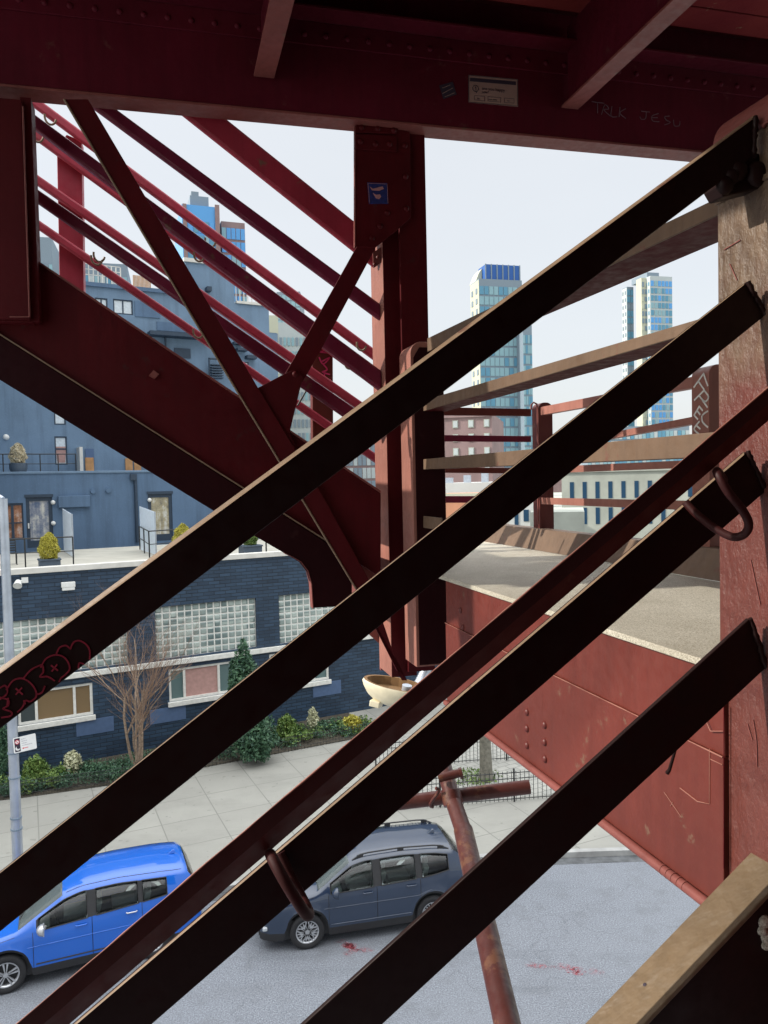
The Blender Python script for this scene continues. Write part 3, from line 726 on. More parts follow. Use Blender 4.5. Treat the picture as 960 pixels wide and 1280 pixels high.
for bx in (593, 610, 630.5):
    y = 119.5 + (bx - 593) * .08; w = 13 if bx != 610 else 16; w = 12 if bx > 630 else w
    cs = [(bx, y), (bx + w, y + w * .08), (bx + w, y + 5.5 + w * .08), (bx, y + 5.5), (bx, y)]
    for a_, b_ in zip(cs, cs[1:]): mb.tube([onU(*a_, DSK - .0015), onU(*b_, DSK - .0015)], .0011, 4)
mb.build('print', 'ink', sk)
def textobj(txt, p, size, xdir, up, mat, parent, name='lettering', align='LEFT', thick=.0004):
    cu = bpy.data.curves.new(name, 'FONT'); cu.body = txt; cu.size = size; cu.align_x = align; cu.extrude = thick
    tmp = bpy.data.objects.new(name, cu); COL.objects.link(tmp)
    dg_ = bpy.context.evaluated_depsgraph_get(); me = bpy.data.meshes.new_from_object(tmp.evaluated_get(dg_))
    bpy.data.objects.remove(tmp); me.materials.clear(); me.materials.append(M[mat])
    xd = xdir.normalized(); nn = xd.cross(up).normalized(); up2 = nn.cross(xd)
    mt = Matrix((xd, up2, nn)).transposed().to_4x4(); mt.translation = p - (parent.location if parent.get('_w') else Vector((0, 0, 0)))
    me.transform(mt); o = bpy.data.objects.new(name, me); COL.objects.link(o); o.parent = parent; return o
td = onU(640, 118, DSK) - onU(600, 114.4, DSK)
upz = Vector((0, 0, 1))
textobj('are you happy', onU(602.5, 112.2, DSK - .002), .024, td, upz, 'ink', sk)
textobj('now?', onU(602.5, 116.2, DSK - .002), .019, td, upz, 'ink', sk)
for tx, bx in (('yes', 596), ('not sure', 611), ('no', 634)):
    textobj(tx, onU(bx, 119.5 + (bx - 593) * .08 + 4, DSK - .002), .014, td, upz, 'ink', sk)
s2 = MB(); s2.prism([onU(x, y, DSK) for x, y in ((549, 107), (566, 102), (571, 118), (554, 124))], NU * -.001)
o = s2.build('sticker', 'ink', None, loc=onU(560, 112, DSK)); tag(o, 'small dark tilted sticker left of the dialog-box sticker', 'sticker')
s3 = MB()
for a_, b_ in (((553, 117), (566, 110)), ((556, 121), (568, 116)), ((553, 110), (563, 106))): s3.tube([onU(*a_, DSK - .002), onU(*b_, DSK - .002)], .0012, 4)
ch = s3.build('print', 'paper', None); ch.parent = o; ch.data.transform(Matrix.Translation(-o.location))
TJ = [[(740, 127), (755, 129)], [(747, 128), (747, 141)],
      [(752, 143), (756, 131), (761, 136), (755, 137), (763, 145)],
      [(765, 133), (764, 145), (771, 146)],
      [(775, 134), (774, 146)], [(782, 136), (775, 141), (782, 148)],
      [(802, 139), (812, 140)], [(808, 140), (807, 148), (802, 149), (800, 146)],
      [(823, 142), (815, 145), (816, 151), (824, 152)], [(815, 147), (822, 147)],
      [(837, 145), (831, 146), (833, 150), (838, 153), (831, 156)], [(842, 150), (843, 157), (849, 157), (850, 152)]]
strokes(og, 'scratched_writing', TJ, 'U', DT, 'graf_faint', .0045)
# deck stringers above (run along V) and plank soffit
for px, py, w in ((330, 97, .105), (712, 136, .105)):
    p = onU(px, py, DT - .02)
    bt = thing('deck_beam', (p.x, p.y, p.z), ('narrow overhead beam with pink underside near the top left' if px < 500 else 'slanting overhead beam with pink underside right of the dialog sticker'), 'beam')
    a_ = p; b2_ = p - V * 4.2
    mb = MB(); mb.prism([a_ - U * w / 2, a_ + U * w / 2, b2_ + U * w / 2, b2_ - U * w / 2], Vector((0, 0, .013))); mb.build('flange', 'red_pink', bt, bevel=.002)
    mb = MB(); mb.prism([a_ - U * .008 + z * .0135, a_ + U * .008 + z * .0135, b2_ + U * .008 + z * .0135, b2_ - U * .008 + z * .0135], Vector((0, 0, ZW + .16 - p.z - .014))); mb.build('web', 'girder_shaded_red', bt)
dk = thing('bridge_deck', uP(2, 3, ZW + .2), 'peeling dark red plank underside of the bridge deck at the very top', 'bridge deck')
D_ = DT - .14; k = 0
while D_ > 1.2:
    w = .19
    mb = MB(); mb.prism([uP(-1.9, D_ - w + .012, ZW + .17), uP(7, D_ - w + .012, ZW + .17), uP(7, D_, ZW + .17), uP(-1.9, D_, ZW + .17)], Vector((0, 0, .06)))
    mb.build('plank', 'peel', dk, bevel=.004); D_ -= w; k += 1
mb = MB(); mb.prism([uP(-3.4, DT + .3, ZW + .24), uP(9, DT + .3, ZW + .24), uP(9, -9, ZW + .24), uP(-1.9, -9, ZW + .24), uP(-1.9, DT - .3, ZW + .24), uP(-3.4, DT - .3, ZW + .24)], Vector((0, 0, .12))); mb.build('slab', 'red_dark', dk)  # slab extended back over the camera to block skylight
# added skylight-blocking wall behind the camera, unseen; stair landing under the photographer
bw = thing('skylight_blocker', uP(0, -1.4, Z0 - 3), 'added dark maroon wall behind the stair, unseen, blocking skylight', 'light blocker')
mb = MB(); mb.prism([uP(-3.0, -1.4, Z0 - 3.2), uP(8, -1.4, Z0 - 3.2), uP(8, -1.4, ZW + .24), uP(-3.0, -1.4, ZW + .24)], NU * -.05); mb.build('plate', 'red_dark', bw)  # sheet of the added skylight blocker
for k in range(8):
    mb = MB(); q = uP(-2.8 + k * 1.3, -1.4, Z0 - 3.2); mb.prism([q, q + U * .08, q + U * .08 + NU * .08, q + NU * .08], Vector((0, 0, ZW + 3.3 - Z0))); mb.build('blocker_stiffener', 'red_dark', bw)
ln_ = thing('stair_landing', uP(0, 0, Z0 - 1.62), 'steel stair landing below the photographer', 'landing')
mb = MB(); mb.prism([uP(-1.6, -1.38, Z0 - 1.62), uP(3.0, -1.38, Z0 - 1.62), uP(3.0, .9, Z0 - 1.62), uP(-1.6, .9, Z0 - 1.62)], Vector((0, 0, -.08))); mb.build('floor_plate', 'red_dark', ln_)

# ---- tall column, gusset, braces
col = thing('bridge_column', onU(505, 600, 4.25), 'tall maroon steel column from the overhead girder down through the middle', 'column')
def vbox(px0, px1, D, dv, y0, y1, mat, name, parent, bev=.003, pyref=None):
    """column box: front face between two sighted verticals on plane D, depth dv along V"""
    yr = pyref or (y0 + y1) / 2
    a_ = onU(px0, yr, D); b_ = onU(px1, yr, D); zt = onU((px0 + px1) / 2, y0, D).z; zb = onU((px0 + px1) / 2, y1, D).z
    q = [Vector((a_.x, a_.y, zb)), Vector((b_.x, b_.y, zb)), Vector((b_.x, b_.y, zt)), Vector((a_.x, a_.y, zt))]
    mb = MB(); mb.prism(q, V * dv); return mb.build(name, mat, parent, bevel=bev)
vbox(499.5, 533.5, 4.20, .03, 155, 840, 'red_dark', 'front_flange', col, pyref=300)
vbox(482, 514, 4.235, .26, 150, 846, 'strip', 'column_body', col, pyref=500)
vbox(482.6, 514, 4.231, .003, 150, 846, 'red_dark', 'shaded_face', col, pyref=500, bev=0)  # dark sheet standing for shade on the column front
gs = thing('gusset_plate', onU(480, 230, 4.15), 'riveted gusset plate under the overhead girder with a small blue sticker', 'gusset plate')
pg = [(443.5, 155), (443.5, 311), (466, 312), (497, 287), (513.5, 272), (513, 190), (512, 165), (496, 160), (496, 152), (445, 150)]
mb = MB(); mb.prism([onU(x, y, 4.165) for x, y in pg], NU * .014); mb.build('plate', 'red_dark', gs, bevel=.002)
mb = MB(); mb.prism([onU(x, y, 4.15) for x, y in ((444.5, 167), (496, 170), (496, 189.5), (444.5, 186))], NU * .014)
mb.prism([onU(x, y, 4.15) for x, y in ((446, 150.5), (500, 155), (496, 167), (444.5, 165.5))], NU * .014); mb.build('angle', 'red_dark', gs, bevel=.003)
mb = MB(); mb.prism([onU(x, y, 4.16) for x, y in ((443, 158), (444.5, 158), (444.5, 309), (443, 309))], NU * .02); mb.build('bright_edge', 'red_pink', gs)
rv = [(452, 159.5), (472, 161), (492, 163), (450.5, 177), (469, 180), (487, 180), (506, 182), (507, 221), (508, 261), (484, 266), (475, 283), (465, 298)]
rivets(gs, [onU(x, y, 4.15 if y < 181 else 4.165) for x, y in rv], -NU, .0165, 'red_dark')
sb = thing('sticker', onU(471, 241, 4.16), 'small blue square sticker with a pinkish figure on the gusset plate', 'sticker')
mb = MB(); mb.prism([onU(x, y, 4.164) for x, y in ((459, 228), (484, 229), (485.5, 255), (461, 255))], NU * -.001); mb.build('backing', 'blueink', sb)
mb = MB()
for L in ([(460, 229), (483, 230)], [(460, 229), (462, 254)], [(484, 230), (485, 254)]): mb.tube([onU(x, y, 4.161) for x, y in L], .001, 4)
mb.prism([onU(x, y, 4.1625) for x, y in ((466, 241), (470, 243.5), (475, 243), (476.5, 246), (474, 249), (470, 248))], NU * -.001)
mb.prism([onU(x, y, 4.1625) for x, y in ((462, 233), (466, 236), (470, 235), (478, 233), (480, 236), (474, 238.5), (465, 238))], NU * -.001)
mb.build('print', 'pinkish', sb)
# brackets and bolts on the column's left side
mb = MB(); mb.prism([onU(x, y, 4.225) for x, y in ((466, 316), (477, 308), (477, 328), (467, 335))], NU * .01); o = mb.build('bolt_plate', 'red_pink', col)
rivets(col, [onU(468.5, 331, 4.22), onU(472.5, 322, 4.22)], -NU, .012, 'rivet', 'bolt')
br = thing('diagonal_brace', onU(270, 440, 4.05), 'long dark flat diagonal brace falling from top left to the foot of the column', 'brace')
mb = MB(); mb.prism([onU(x, y, 4.055) for x, y in ((80, 124), (110, 124), (321, 482), (360, 547), (399, 612), (461, 724), (503, 850), (508, 850), (496, 838), (445, 737), (434, 720), (349, 575), (240, 396))], NU * .012)
mb.build('bar', 'red_dark', br, bevel=.002)
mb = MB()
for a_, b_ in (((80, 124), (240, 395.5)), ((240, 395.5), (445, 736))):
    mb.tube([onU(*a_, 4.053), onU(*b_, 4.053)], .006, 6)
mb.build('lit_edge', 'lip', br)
b2 = thing('diagonal_brace', onU(420, 400, 4.08), 'short dark brace from the riveted gusset down to the stair plate', 'brace')
mb = MB(); mb.prism([onU(x, y, 4.10) for x, y in ((446, 308), (470, 309), (400, 440), (378, 478), (350, 478), (372, 440))], NU * .02); mb.build('bar', 'red_dark', b2, bevel=.003)
gp = thing('gusset_plate', onU(350, 520, 4.08), 'plain dark gusset plate joining both braces to the far stair', 'gusset plate')
mb = MB(); mb.prism([onU(x, y, 4.075) for x, y in ((300, 496), (321, 485.5), (356, 467), (369, 462), (379, 470), (362, 541), (380, 580), (349, 575))], NU * .014); mb.build('plate', 'red_dark', gp, bevel=.002)
rivets(gp, [onU(369, 468, 4.075)], -NU, .017, 'red_dark')
# ---- far stair: stringer, lower member, treads, end bracket
fs = thing('far_stair', onU(240, 560, 4.15), 'dark far stair flight whose heavy stringer descends from left to centre', 'stair')
tl = (50, 329.5, 474, 614); wl = (0, 417, 304, 609)
mb = MB(); band(mb, 'U', 4.11, tl, (0, 421, 304, 613), .05, -480, 476); mb.build('stringer', 'red_dark', fs, bevel=.003)
mb = MB(); band(mb, 'U', 4.085, (50, 327.5, 474, 612), (50, 330, 474, 614.5), .10, 49, 476); mb.build('top_flange', 'red_pink', fs)
mb = MB(); band(mb, 'U', 4.085, wl, (0, 419, 304, 611), .09, -480, 440); mb.build('ledge', 'lip', fs)
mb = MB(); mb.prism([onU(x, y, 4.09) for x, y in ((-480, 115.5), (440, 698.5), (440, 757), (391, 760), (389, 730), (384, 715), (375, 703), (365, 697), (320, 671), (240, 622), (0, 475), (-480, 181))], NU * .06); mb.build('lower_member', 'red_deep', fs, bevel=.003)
mb = MB(); cv = [(356, 692.5), (366, 697), (376, 703), (384.5, 714), (389, 730), (391, 761)]
for a_, b_ in zip(cv, cv[1:]):
    p0, p1 = onU(*a_, 4.085), onU(*b_, 4.085); nn = (p1 - p0).cross(NU).normalized() * .005
    mb.prism([p0, p1, p1 + nn, p0 + nn], NU * .09)
mb.build('curved_flange', 'red_pink', fs)
mb = MB(); mb.prism([onU(192, 463, 4.1), onU(199, 468, 4.1), onU(193, 474, 4.1), onU(186, 470, 4.1)], NU * -.012); mb.build('bolt_plate', 'red_pink', fs)
def onstair(px, D, dz=0):
    return onU(px, ln(tl, px), D) + z * dz
a0 = onU(-150, ln(tl, -150), 4.11); a1 = onU(470, ln(tl, 470), 4.11); nst = 10
for k in range(nst):
    c = a0.lerp(a1, (k + .5) / nst) - z * .16
    mb = MB(); mb.prism([c - U * .14 + NU * .055, c + U * .13 + NU * .055, c + U * .13 + NU * 1.2, c - U * .14 + NU * 1.2], Vector((0, 0, -.035)))
    mb.build('tread', 'red_dark', fs)
mb = MB(); mb.prism([a0 + NU * 1.2 + z * .02, a1 + NU * 1.2 + z * .02, a1 + NU * 1.2 - z * .40, a0 + NU * 1.2 - z * .40], NU * .04); mb.build('back_stringer', 'red', fs)
# knee bracket behind the stair foot
kb2 = thing('knee_bracket', onU(440, 730, 4.2), 'sunlit red bracket tucked behind the foot of the far stair', 'bracket')
vbox(447, 470, 4.20, .42, 690, 756, 'red_pink', 'bracket_body', kb2)
mb = MB(); mb.prism([onU(x, y, 4.5) for x, y in ((440, 760), (490, 756), (490, 838), (476, 838), (476, 806), (461, 793))], NU * .03); mb.build('plate', 'red_pink', kb2)
# left hanging post
lp = thing('hanging_post', onU(10, 300, 4.0), 'broad dark maroon post at the left edge hanging from the overhead girder', 'post')
vbox(-40, 32, 4.0, .03, 122, 398, 'red_dark', 'front_plate', lp)
vbox(30, 44, 4.035, .12, 122, 402, 'red_dark', 'side_angle', lp)
vbox(-40, 36, 4.035, .2, 122, 402, 'red_dark', 'inner_web', lp)
mb = MB(); q = onU(28.5, 133, 3.997); q2 = onU(37, 396, 3.997); mb.tube([q, q2], .004, 6); mb.tube([onU(37, 396, 3.997), onU(12, 396, 3.997)], .003, 6); mb.build('edge_bead', 'red_pink', lp)
# ---- far stair railings
nr = thing('stair_railing', onU(300, 300, 4.2), 'nearer plum railing of the far stair, thick sloping rails ending at the column', 'railing')
for tp, bt, xe, t, m_ in [((285, 149, 441, 274), (240, 151, 441, 311), 470, .05, 'rose'), ((240, 205, 424, 341), (240, 225, 475, 399), 477, .05, 'purple'), ((30, 132, 476, 462), (30, 150, 476, 488), 478, .06, 'purple'), ((33, 226, 440, 507), (37, 246, 429, 520), 470, .05, 'purple')]:
    D = 4.3
    mb = MB(); x0 = 20
    mb.tube(*pipe_between(tp, bt, D, x0, xe, 3), n=20) if False else band(mb, 'U', D, tp, bt, t, x0, xe)
    mb.build('rail', m_, nr, bevel=.014)
# weld scars at their ends
f2 = thing('stair_railing', onU(300, 400, 5.4), 'farther thin red railing of the far stair with small hooks on it', 'railing')
DR = 5.4
for tp, h in [((55, 128, 470, 437), 14), ((30, 149, 474, 473), 14), ((30, 206, 447, 498), 13), ((42, 270, 472, 568), 12)]:
    mb = MB(); band(mb, 'U', DR, tp, (tp[0], tp[1] + h, tp[2], tp[3] + h), .05, 30, 474); mb.build('rail', 'rose', f2, bevel=.012)
for (x, y) in ((47, 168), (63, 146), (121, 322), (124, 318), (263, 300), (249, 318), (452, 430), (437, 453), (248, 414)):
    mb = MB(); p = onU(x, y, DR - .03)
    mb.tube([p + U * .035 * math.cos(t) + z * .045 * math.sin(t) - NU * .01 * math.sin(t) for t in [math.pi * .9 + k * .35 for k in range(10)]], .007, 7); mb.build('hook', 'tan', f2)
def quadpost(pts, D, label, mat):
    c = onU(*pts[0], D); pr = thing('railing_post', c, label, 'post')
    mb = MB(); mb.prism([onU(x, y, D) for x, y in pts], NU * .10); mb.build('post_body', mat, pr, bevel=.004); return pr
quadpost([(71, 187), (83, 168), (102, 176), (105, 385), (75, 385)], DR + .06, 'pinkish red far stair post between the left edge and the long brace', 'rose')
gpst = quadpost([(390, 405), (416, 425), (417, 600), (391, 590)], DR + .06, 'bright red far stair post with magenta scribbles', 'red')
strokes(gpst, 'graffiti', [[(400, 433), (405, 430), (408, 437), (400, 440), (410, 441)], [(399, 447), (404, 455), (412, 447), (402, 452)], [(404, 455), (409, 462), (403, 465), (412, 468)], [(397, 474), (413, 475)], [(406, 465), (404, 483)]], 'U', DR + .06, 'graf_pink', .010, lift=.003)
mb = MB(); mb.tube([onU(383, 488, 4.7), onU(372, 507, 4.7)], .006, 6); o = mb.build('thin_rod', 'iron', None, loc=onU(378, 498, 4.7)); tag(o, 'thin dark rod hanging under the lower plum rail beside the magenta post', 'rod')
# ---- slanting support pipe with cross pipe and clamp
sp = thing('support_pipe', P(600, 1150, 3.9), 'rusty red slanting pipe with a clamped cross pipe over the parked cars', 'pipe')
mb = MB(); a_ = P(541, 905, 5.2); m1 = P(566, 1000, 4.72); m2 = P(579.5, 1039, 4.45); b_ = P(634, 1280, 3.15)
mb.tube([a_, m1, m2], .050, 20); mb.build('upper_pipe', 'pipe', sp)
mb = MB(); mb.tube([m2 + (m1 - m2) * .02, m2.lerp(b_, .5), b_ + (b_ - m2) * .25], .0565, 20); mb.build('sleeve', 'pipe', sp)
mb = MB(); c0 = P(430, 1012, 4.80); c1 = P(662, 983.5, 4.80); mb.tube([c0, c0.lerp(c1, .5), c1], .044, 18); mb.build('cross_pipe', 'pipe', sp)
mb = MB(); cc0 = P(560, 968, 4.78); mb.tube([P(548, 973, 4.74), P(575, 966, 4.74)], .026, 10); mb.tube([P(574, 967, 4.70), P(578, 966, 4.70)], .034, 6); mb.build('clamp_bolt', 'pipe', sp)
mb = MB(); cx = P(543, 997, 4.72)
mb.tube([cx + z * .07 * math.cos(t) + U * .022 * math.sin(t * 2) - NU * .03 * math.cos(t) for t in [k * .45 for k in range(8)]], .010, 8); mb.build('clamp_hook', 'pipe', sp)
mb = MB(); mb.tube([P(563, 990, 4.74), P(567, 1006, 4.70)], .062, 20); mb.build('collar', 'pipe', sp)
# ---- street-lamp head seen from above
lampz = 7.0
lh = thing('street_lamp', P(490, 860, lampz), 'cream street lamp head with an open brown top below the column', 'street lamp')
cen = P(495, 859, lampz); ax = (Vector((.90, -.30, -.16))).normalized(); sd = Vector((.42, .9, 0)).normalized(); upv = ax.cross(sd).normalized()
if upv.z < 0: upv = -upv
def ell(t, s, w, dz): return cen + ax * (t * .30) + sd * (s * w) + upv * dz
mb = MB(); rings = []
K = 22
for (dz, sc_) in ((.035, 1.0), (.015, 1.03), (-.03, .98), (-.09, .86), (-.14, .66), (-.165, .40)):
    rings.append([cen + ax * (math.cos(2 * math.pi * k / K) * .31 * sc_ + .03 * (1 - sc_)) + sd * (math.sin(2 * math.pi * k / K) * .18 * sc_) + upv * dz for k in range(K)])
vs = [p for r_ in rings for p in r_]; fsx = []
for i in range(len(rings) - 1):
    for k in range(K): fsx.append([i * K + k, i * K + (k + 1) % K, (i + 1) * K + (k + 1) % K, (i + 1) * K + k])
fsx.append([(len(rings) - 1) * K + k for k in range(K)])
mb.add(vs, fsx, 0, True); mb.build('housing', 'cream', lh)
mb = MB(); rg = [[cen + ax * (math.cos(2 * math.pi * k / K) * .31 * s_) + sd * (math.sin(2 * math.pi * k / K) * .18 * s_) + upv * dz for k in range(K)] for dz, s_ in ((.036, .995), (.036, .90), (-.04, .82))]
vs = [p for r_ in rg for p in r_]; f_ = []
for i in range(2):
    for k in range(K): f_.append([i * K + k, i * K + (k + 1) % K, (i + 1) * K + (k + 1) % K, (i + 1) * K + k])
f_.append([2 * K + k for k in range(K)]); mb.add(vs, f_); mb.build('inner_tray', 'lampin', lh)
mb = MB(); mb.tube([cen + ax * .12 - sd * .05 - upv * .02, cen + ax * .12 - sd * .05 + upv * .06], .045, 14); mb.build('photocell', 'steelgrey', lh)
mb = MB(); mb.box(cen - ax * .13 - sd * .09 - upv * .16, .10, .08, .06, ax=(ax, sd, upv)); mb.build('latch', 'cream', lh, bevel=.01)
mb = MB(); mb.tube([cen + ax * .25 - upv * .03, P(520, 862, 7.15), P(534, 835, 7.25), P(534, 760, 7.25), P(532, 500, 7.25)], .05, 12); mb.build('arm', 'steelgrey', lh)
# ================================================================== GROUND, ROAD, SIDEWALK
FD = Vector((.8746, .4848, 0)); FN = Vector((-.4848, .8746, 0)); P0 = Vector((-8.02, 27.5, 0)); FROT = math.atan2(.4848, .8746)
def fac(px, py, yo=0.0):
    w = onPl(px, py, P0 + FN * yo, FN); d = w - P0; return d.dot(FD), w.z
def facH(px, py, h):
    w = onH(px, py, h) - P0; return w.dot(FD), w.dot(FN)
def fw(s, y, h=0.0): return P0 + FD * s + FN * y + Vector((0, 0, h))
mb = MB(); mb.add([(-1500, -300, -.02), (1500, -300, -.02), (1500, 3000, -.02), (-1500, 3000, -.02)], [[0, 1, 2, 3]])
o = mb.build('ground', 'greyfar'); struct(o)
mb = MB(); mb.add([(-60, -15, 0), (60, -15, 0), (60, 24, 0), (-60, 24, 0)], [[0, 1, 2, 3]]); o = mb.build('road', 'asphalt'); struct(o)
kl = [(-40, 3), (-14, 13.6), (-7.9, 16.5), (-4.4, 17.5), (-2.0, 18.05), (.55, 18.5), (2.5, 18.78), (4, 18.88), (6.3, 18.95), (12, 19.1), (60, 19.6)]
# densify kerb line
KL = []
for i in range(len(kl) - 1):
    p0 = Vector((*kl[max(0, i - 1)], 0)); p1 = Vector((*kl[i], 0)); p2 = Vector((*kl[i + 1], 0)); p3 = Vector((*kl[min(len(kl) - 1, i + 2)], 0))
    if i in (0, len(kl) - 2): KL.append(p1); continue
    for k in range(5):
        t = k / 5; KL.append(.5 * ((2 * p1) + (p2 - p0) * t + (2 * p0 - 5 * p1 + 4 * p2 - p3) * t * t + (3 * p1 - p0 - 3 * p2 + p3) * t ** 3))
KL.append(Vector((60, 19.6, 0)))
bk = [fw(60, 30), fw(-45, 30)]
mb = MB(); mb.add([p + z * .13 + Vector((0, .15, 0)) for p in KL] + [p + z * .13 for p in bk], [list(range(len(KL) + 2))]); o = mb.build('sidewalk', 'sidewalk'); struct(o)
mb = MB()
for a_, b_ in zip(KL, KL[1:]):
    n_ = Vector((-(b_ - a_).y, (b_ - a_).x, 0)).normalized()
    if n_.y < 0: n_ = -n_
    mb.prism([a_, b_, b_ + Vector((0, .17, 0)), a_ + Vector((0, .17, 0))], z * .14)
o = mb.build('kerb', 'kerb'); struct(o)
mb = MB()
for a_, b_ in zip(KL, KL[1:]): mb.add([a_ + Vector((0, -.32, .004)), b_ + Vector((0, -.32, .004)), b_ + z * .004, a_ + z * .004], [[0, 1, 2, 3]])
o = mb.build('gutter', 'gutter'); struct(o)
# cobbled tree area right of the building
mb = MB(); s0, y0 = facH(470, 1010, .13); 
cq = [onH(*p, .134) for p in ((470, 1012), (700, 992), (720, 930), (470, 915))]
mb.add(cq, [[0, 1, 2, 3]]); o = mb.build('cobbles', 'cobble'); struct(o)
# spray marks
def decal(name, pts_list, mat, label, cat, h):
    mb = MB()
    for pl in pts_list:
        for (x0, y0), (x1, y1) in zip(pl, pl[1:]):
            n = 6
            for k in range(n):
                t = (k + random.random() * .5) / n; x = x0 + (x1 - x0) * t; y = y0 + (y1 - y0) * t
                c = onH(x + random.uniform(-1, 1), y + random.uniform(-1, 1), h); r = random.uniform(.03, .11)
                m_ = 9; mb.add([c + Vector((math.cos(2 * math.pi * j / m_) * r * random.uniform(.5, 2.0), math.sin(2 * math.pi * j / m_) * r * random.uniform(.5, 1.2), random.random() * .001)) for j in range(m_)], [list(range(m_))])
    o = mb.build(name, mat, None, loc=onH(*pts_list[0][0], h)); tag(o, label, cat); return o
decal('spray_mark', [[(432, 1182), (447, 1187), (467, 1188)], [(432, 1182), (441, 1180), (434, 1196)], [(425, 1176), (440, 1182)]], 'road_spray', 'red spray scrawl on the asphalt beside the slate grey car', 'paint mark', .006)
decal('spray_mark', [[(662, 1206), (690, 1208), (720, 1213), (758, 1216)], [(718, 1213), (726, 1219)], [(700, 1207), (730, 1212)]], 'road_spray', 'long faint red spray line on the open asphalt at lower right', 'paint mark', .006)
# ================================================================== THE NAVY BUILDING
bd = thing('brick_building', P0, 'navy painted building with brick base, glass blocks, terrace and set-back storeys', 'building', rz=FROT)
bd.rotation_euler.z = FROT
def wallgrid(mb, s0, s1, h0, h1, ops, th=.35, y=0.0):
    xs = sorted({s0, s1, *[o_[0] for o_ in ops], *[o_[1] for o_ in ops]}); hs_ = sorted({h0, h1, *[o_[2] for o_ in ops], *[o_[3] for o_ in ops]})
    xs = [x for x in xs if s0 <= x <= s1]; hs_ = [h for h in hs_ if h0 <= h <= h1]
    for a_, b_ in zip(xs, xs[1:]):
        for c_, d_ in zip(hs_, hs_[1:]):
            mx, mh = (a_ + b_) / 2, (c_ + d_) / 2
            if any(o_[0] < mx < o_[1] and o_[2] < mh < o_[3] for o_ in ops): continue
            mb.add([(a_, y, c_), (b_, y, c_), (b_, y, d_), (a_, y, d_)], [[0, 1, 2, 3]])
    for (a_, b_, c_, d_) in ops:
        for q in ([(a_, c_), (a_, d_)], [(b_, d_), (b_, c_)], [(a_, d_), (b_, d_)], [(b_, c_), (a_, c_)]):
            (u0, v0), (u1, v1) = q; mb.add([(u0, y, v0), (u1, y, v1), (u1, y + th, v1), (u0, y + th, v0)], [[0, 1, 2, 3]])
SL, SR = -7.2, 13.2
hled = (fac(210, 829)[1] + fac(350, 810)[1]) / 2; hcop = (fac(10, 714)[1] + fac(175, 705)[1]) / 2
print('ledge', fac(210, 829)[1], fac(350, 810)[1], 'coping', fac(10, 713)[1], fac(175, 703)[1], fac(355, 693)[1])
gt = (fac(207, 758)[1] + fac(320, 748)[1]) / 2; gb = hled + .16; print('glass top', gt, fac(12, 777)[1], fac(349, 744)[1])
TER = hcop - .12
G = [(fac(-40, 800)[0], fac(159, 790)[0]), (fac(194.5, 790)[0], fac(320.5, 775)[0]), (fac(349, 770)[0], fac(470, 760)[0])]
W = [(fac(22, 880)[0], fac(116, 870)[0], fac(117, 893)[1], fac(116, 853)[1]),
     (fac(211, 850)[0], fac(294, 845)[0], fac(211, 878)[1], fac(211, 837)[1]),
     (fac(337, 840)[0], fac(411, 830)[0], fac(411, 849)[1], fac(337, 818)[1])]
ops = [(a_, b_, gb, gt) for a_, b_ in G] + [tuple(w) for w in W]
print('windows', W, G)
mb = MB(); wallgrid(mb, SL, SR, -.05, hcop - .10, ops)
mb.add([(SR, 0, -.05), (SR, 9.9, -.05), (SR, 9.9, hcop - .1), (SR, 0, hcop - .1)], [[0, 1, 2, 3]])
mb.build('brick_wall', 'brick', bd)
mb = MB(); mb.b2(SL, SR, -.10, .02, hled - .09, hled + .10); mb.build('ledge', 'trim', bd, bevel=.015)
mb = MB(); mb.b2(SL, SR + .06, -.09, .30, hcop - .10, hcop + .09); mb.build('coping', 'coping', bd, bevel=.015)
mb = MB(); mb.b2(SL, SR, .30, 9.9, TER - .2, TER); mb.build('terrace_floor', 'deck', bd)
for i, (a_, b_) in enumerate(G):
    nx = max(2, round((b_ - a_) / .262)); nz = 8; wx = (b_ - a_) / nx; wz = (gt - gb) / nz
    mb = MB(); mb.b2(a_, b_, .10, .16, gb, gt)
    mo = mb.build('glass_block_window', 'trim', bd)
    mb = MB()
    for ix in range(nx):
        for iz in range(nz):
            x0 = a_ + ix * wx + .025; x1 = a_ + (ix + 1) * wx - .025; z0 = gb + iz * wz + .022; z1 = gb + (iz + 1) * wz - .022
            c_ = .03
            mb.add([(x0, .098, z0), (x1, .098, z0), (x1, .098, z1), (x0, .098, z1), (x0 + c_, .075, z0 + c_), (x1 - c_, .075, z0 + c_), (x1 - c_, .075, z1 - c_), (x0 + c_, .075, z1 - c_)], [[4, 5, 6, 7], [0, 1, 5, 4], [1, 2, 6, 5], [2, 3, 7, 6], [3, 0, 4, 7]])
    mb.build('pane', 'gblock', mo)
gl = [('darkglass', 'amberglass', 'amberglass'), ('greenglass', 'pinkblind', 'greenglass'), ('greenglass', 'whiteblind', 'greenglass')]
mu = [(.24, .75), (.23, .75), (.25, .75)]
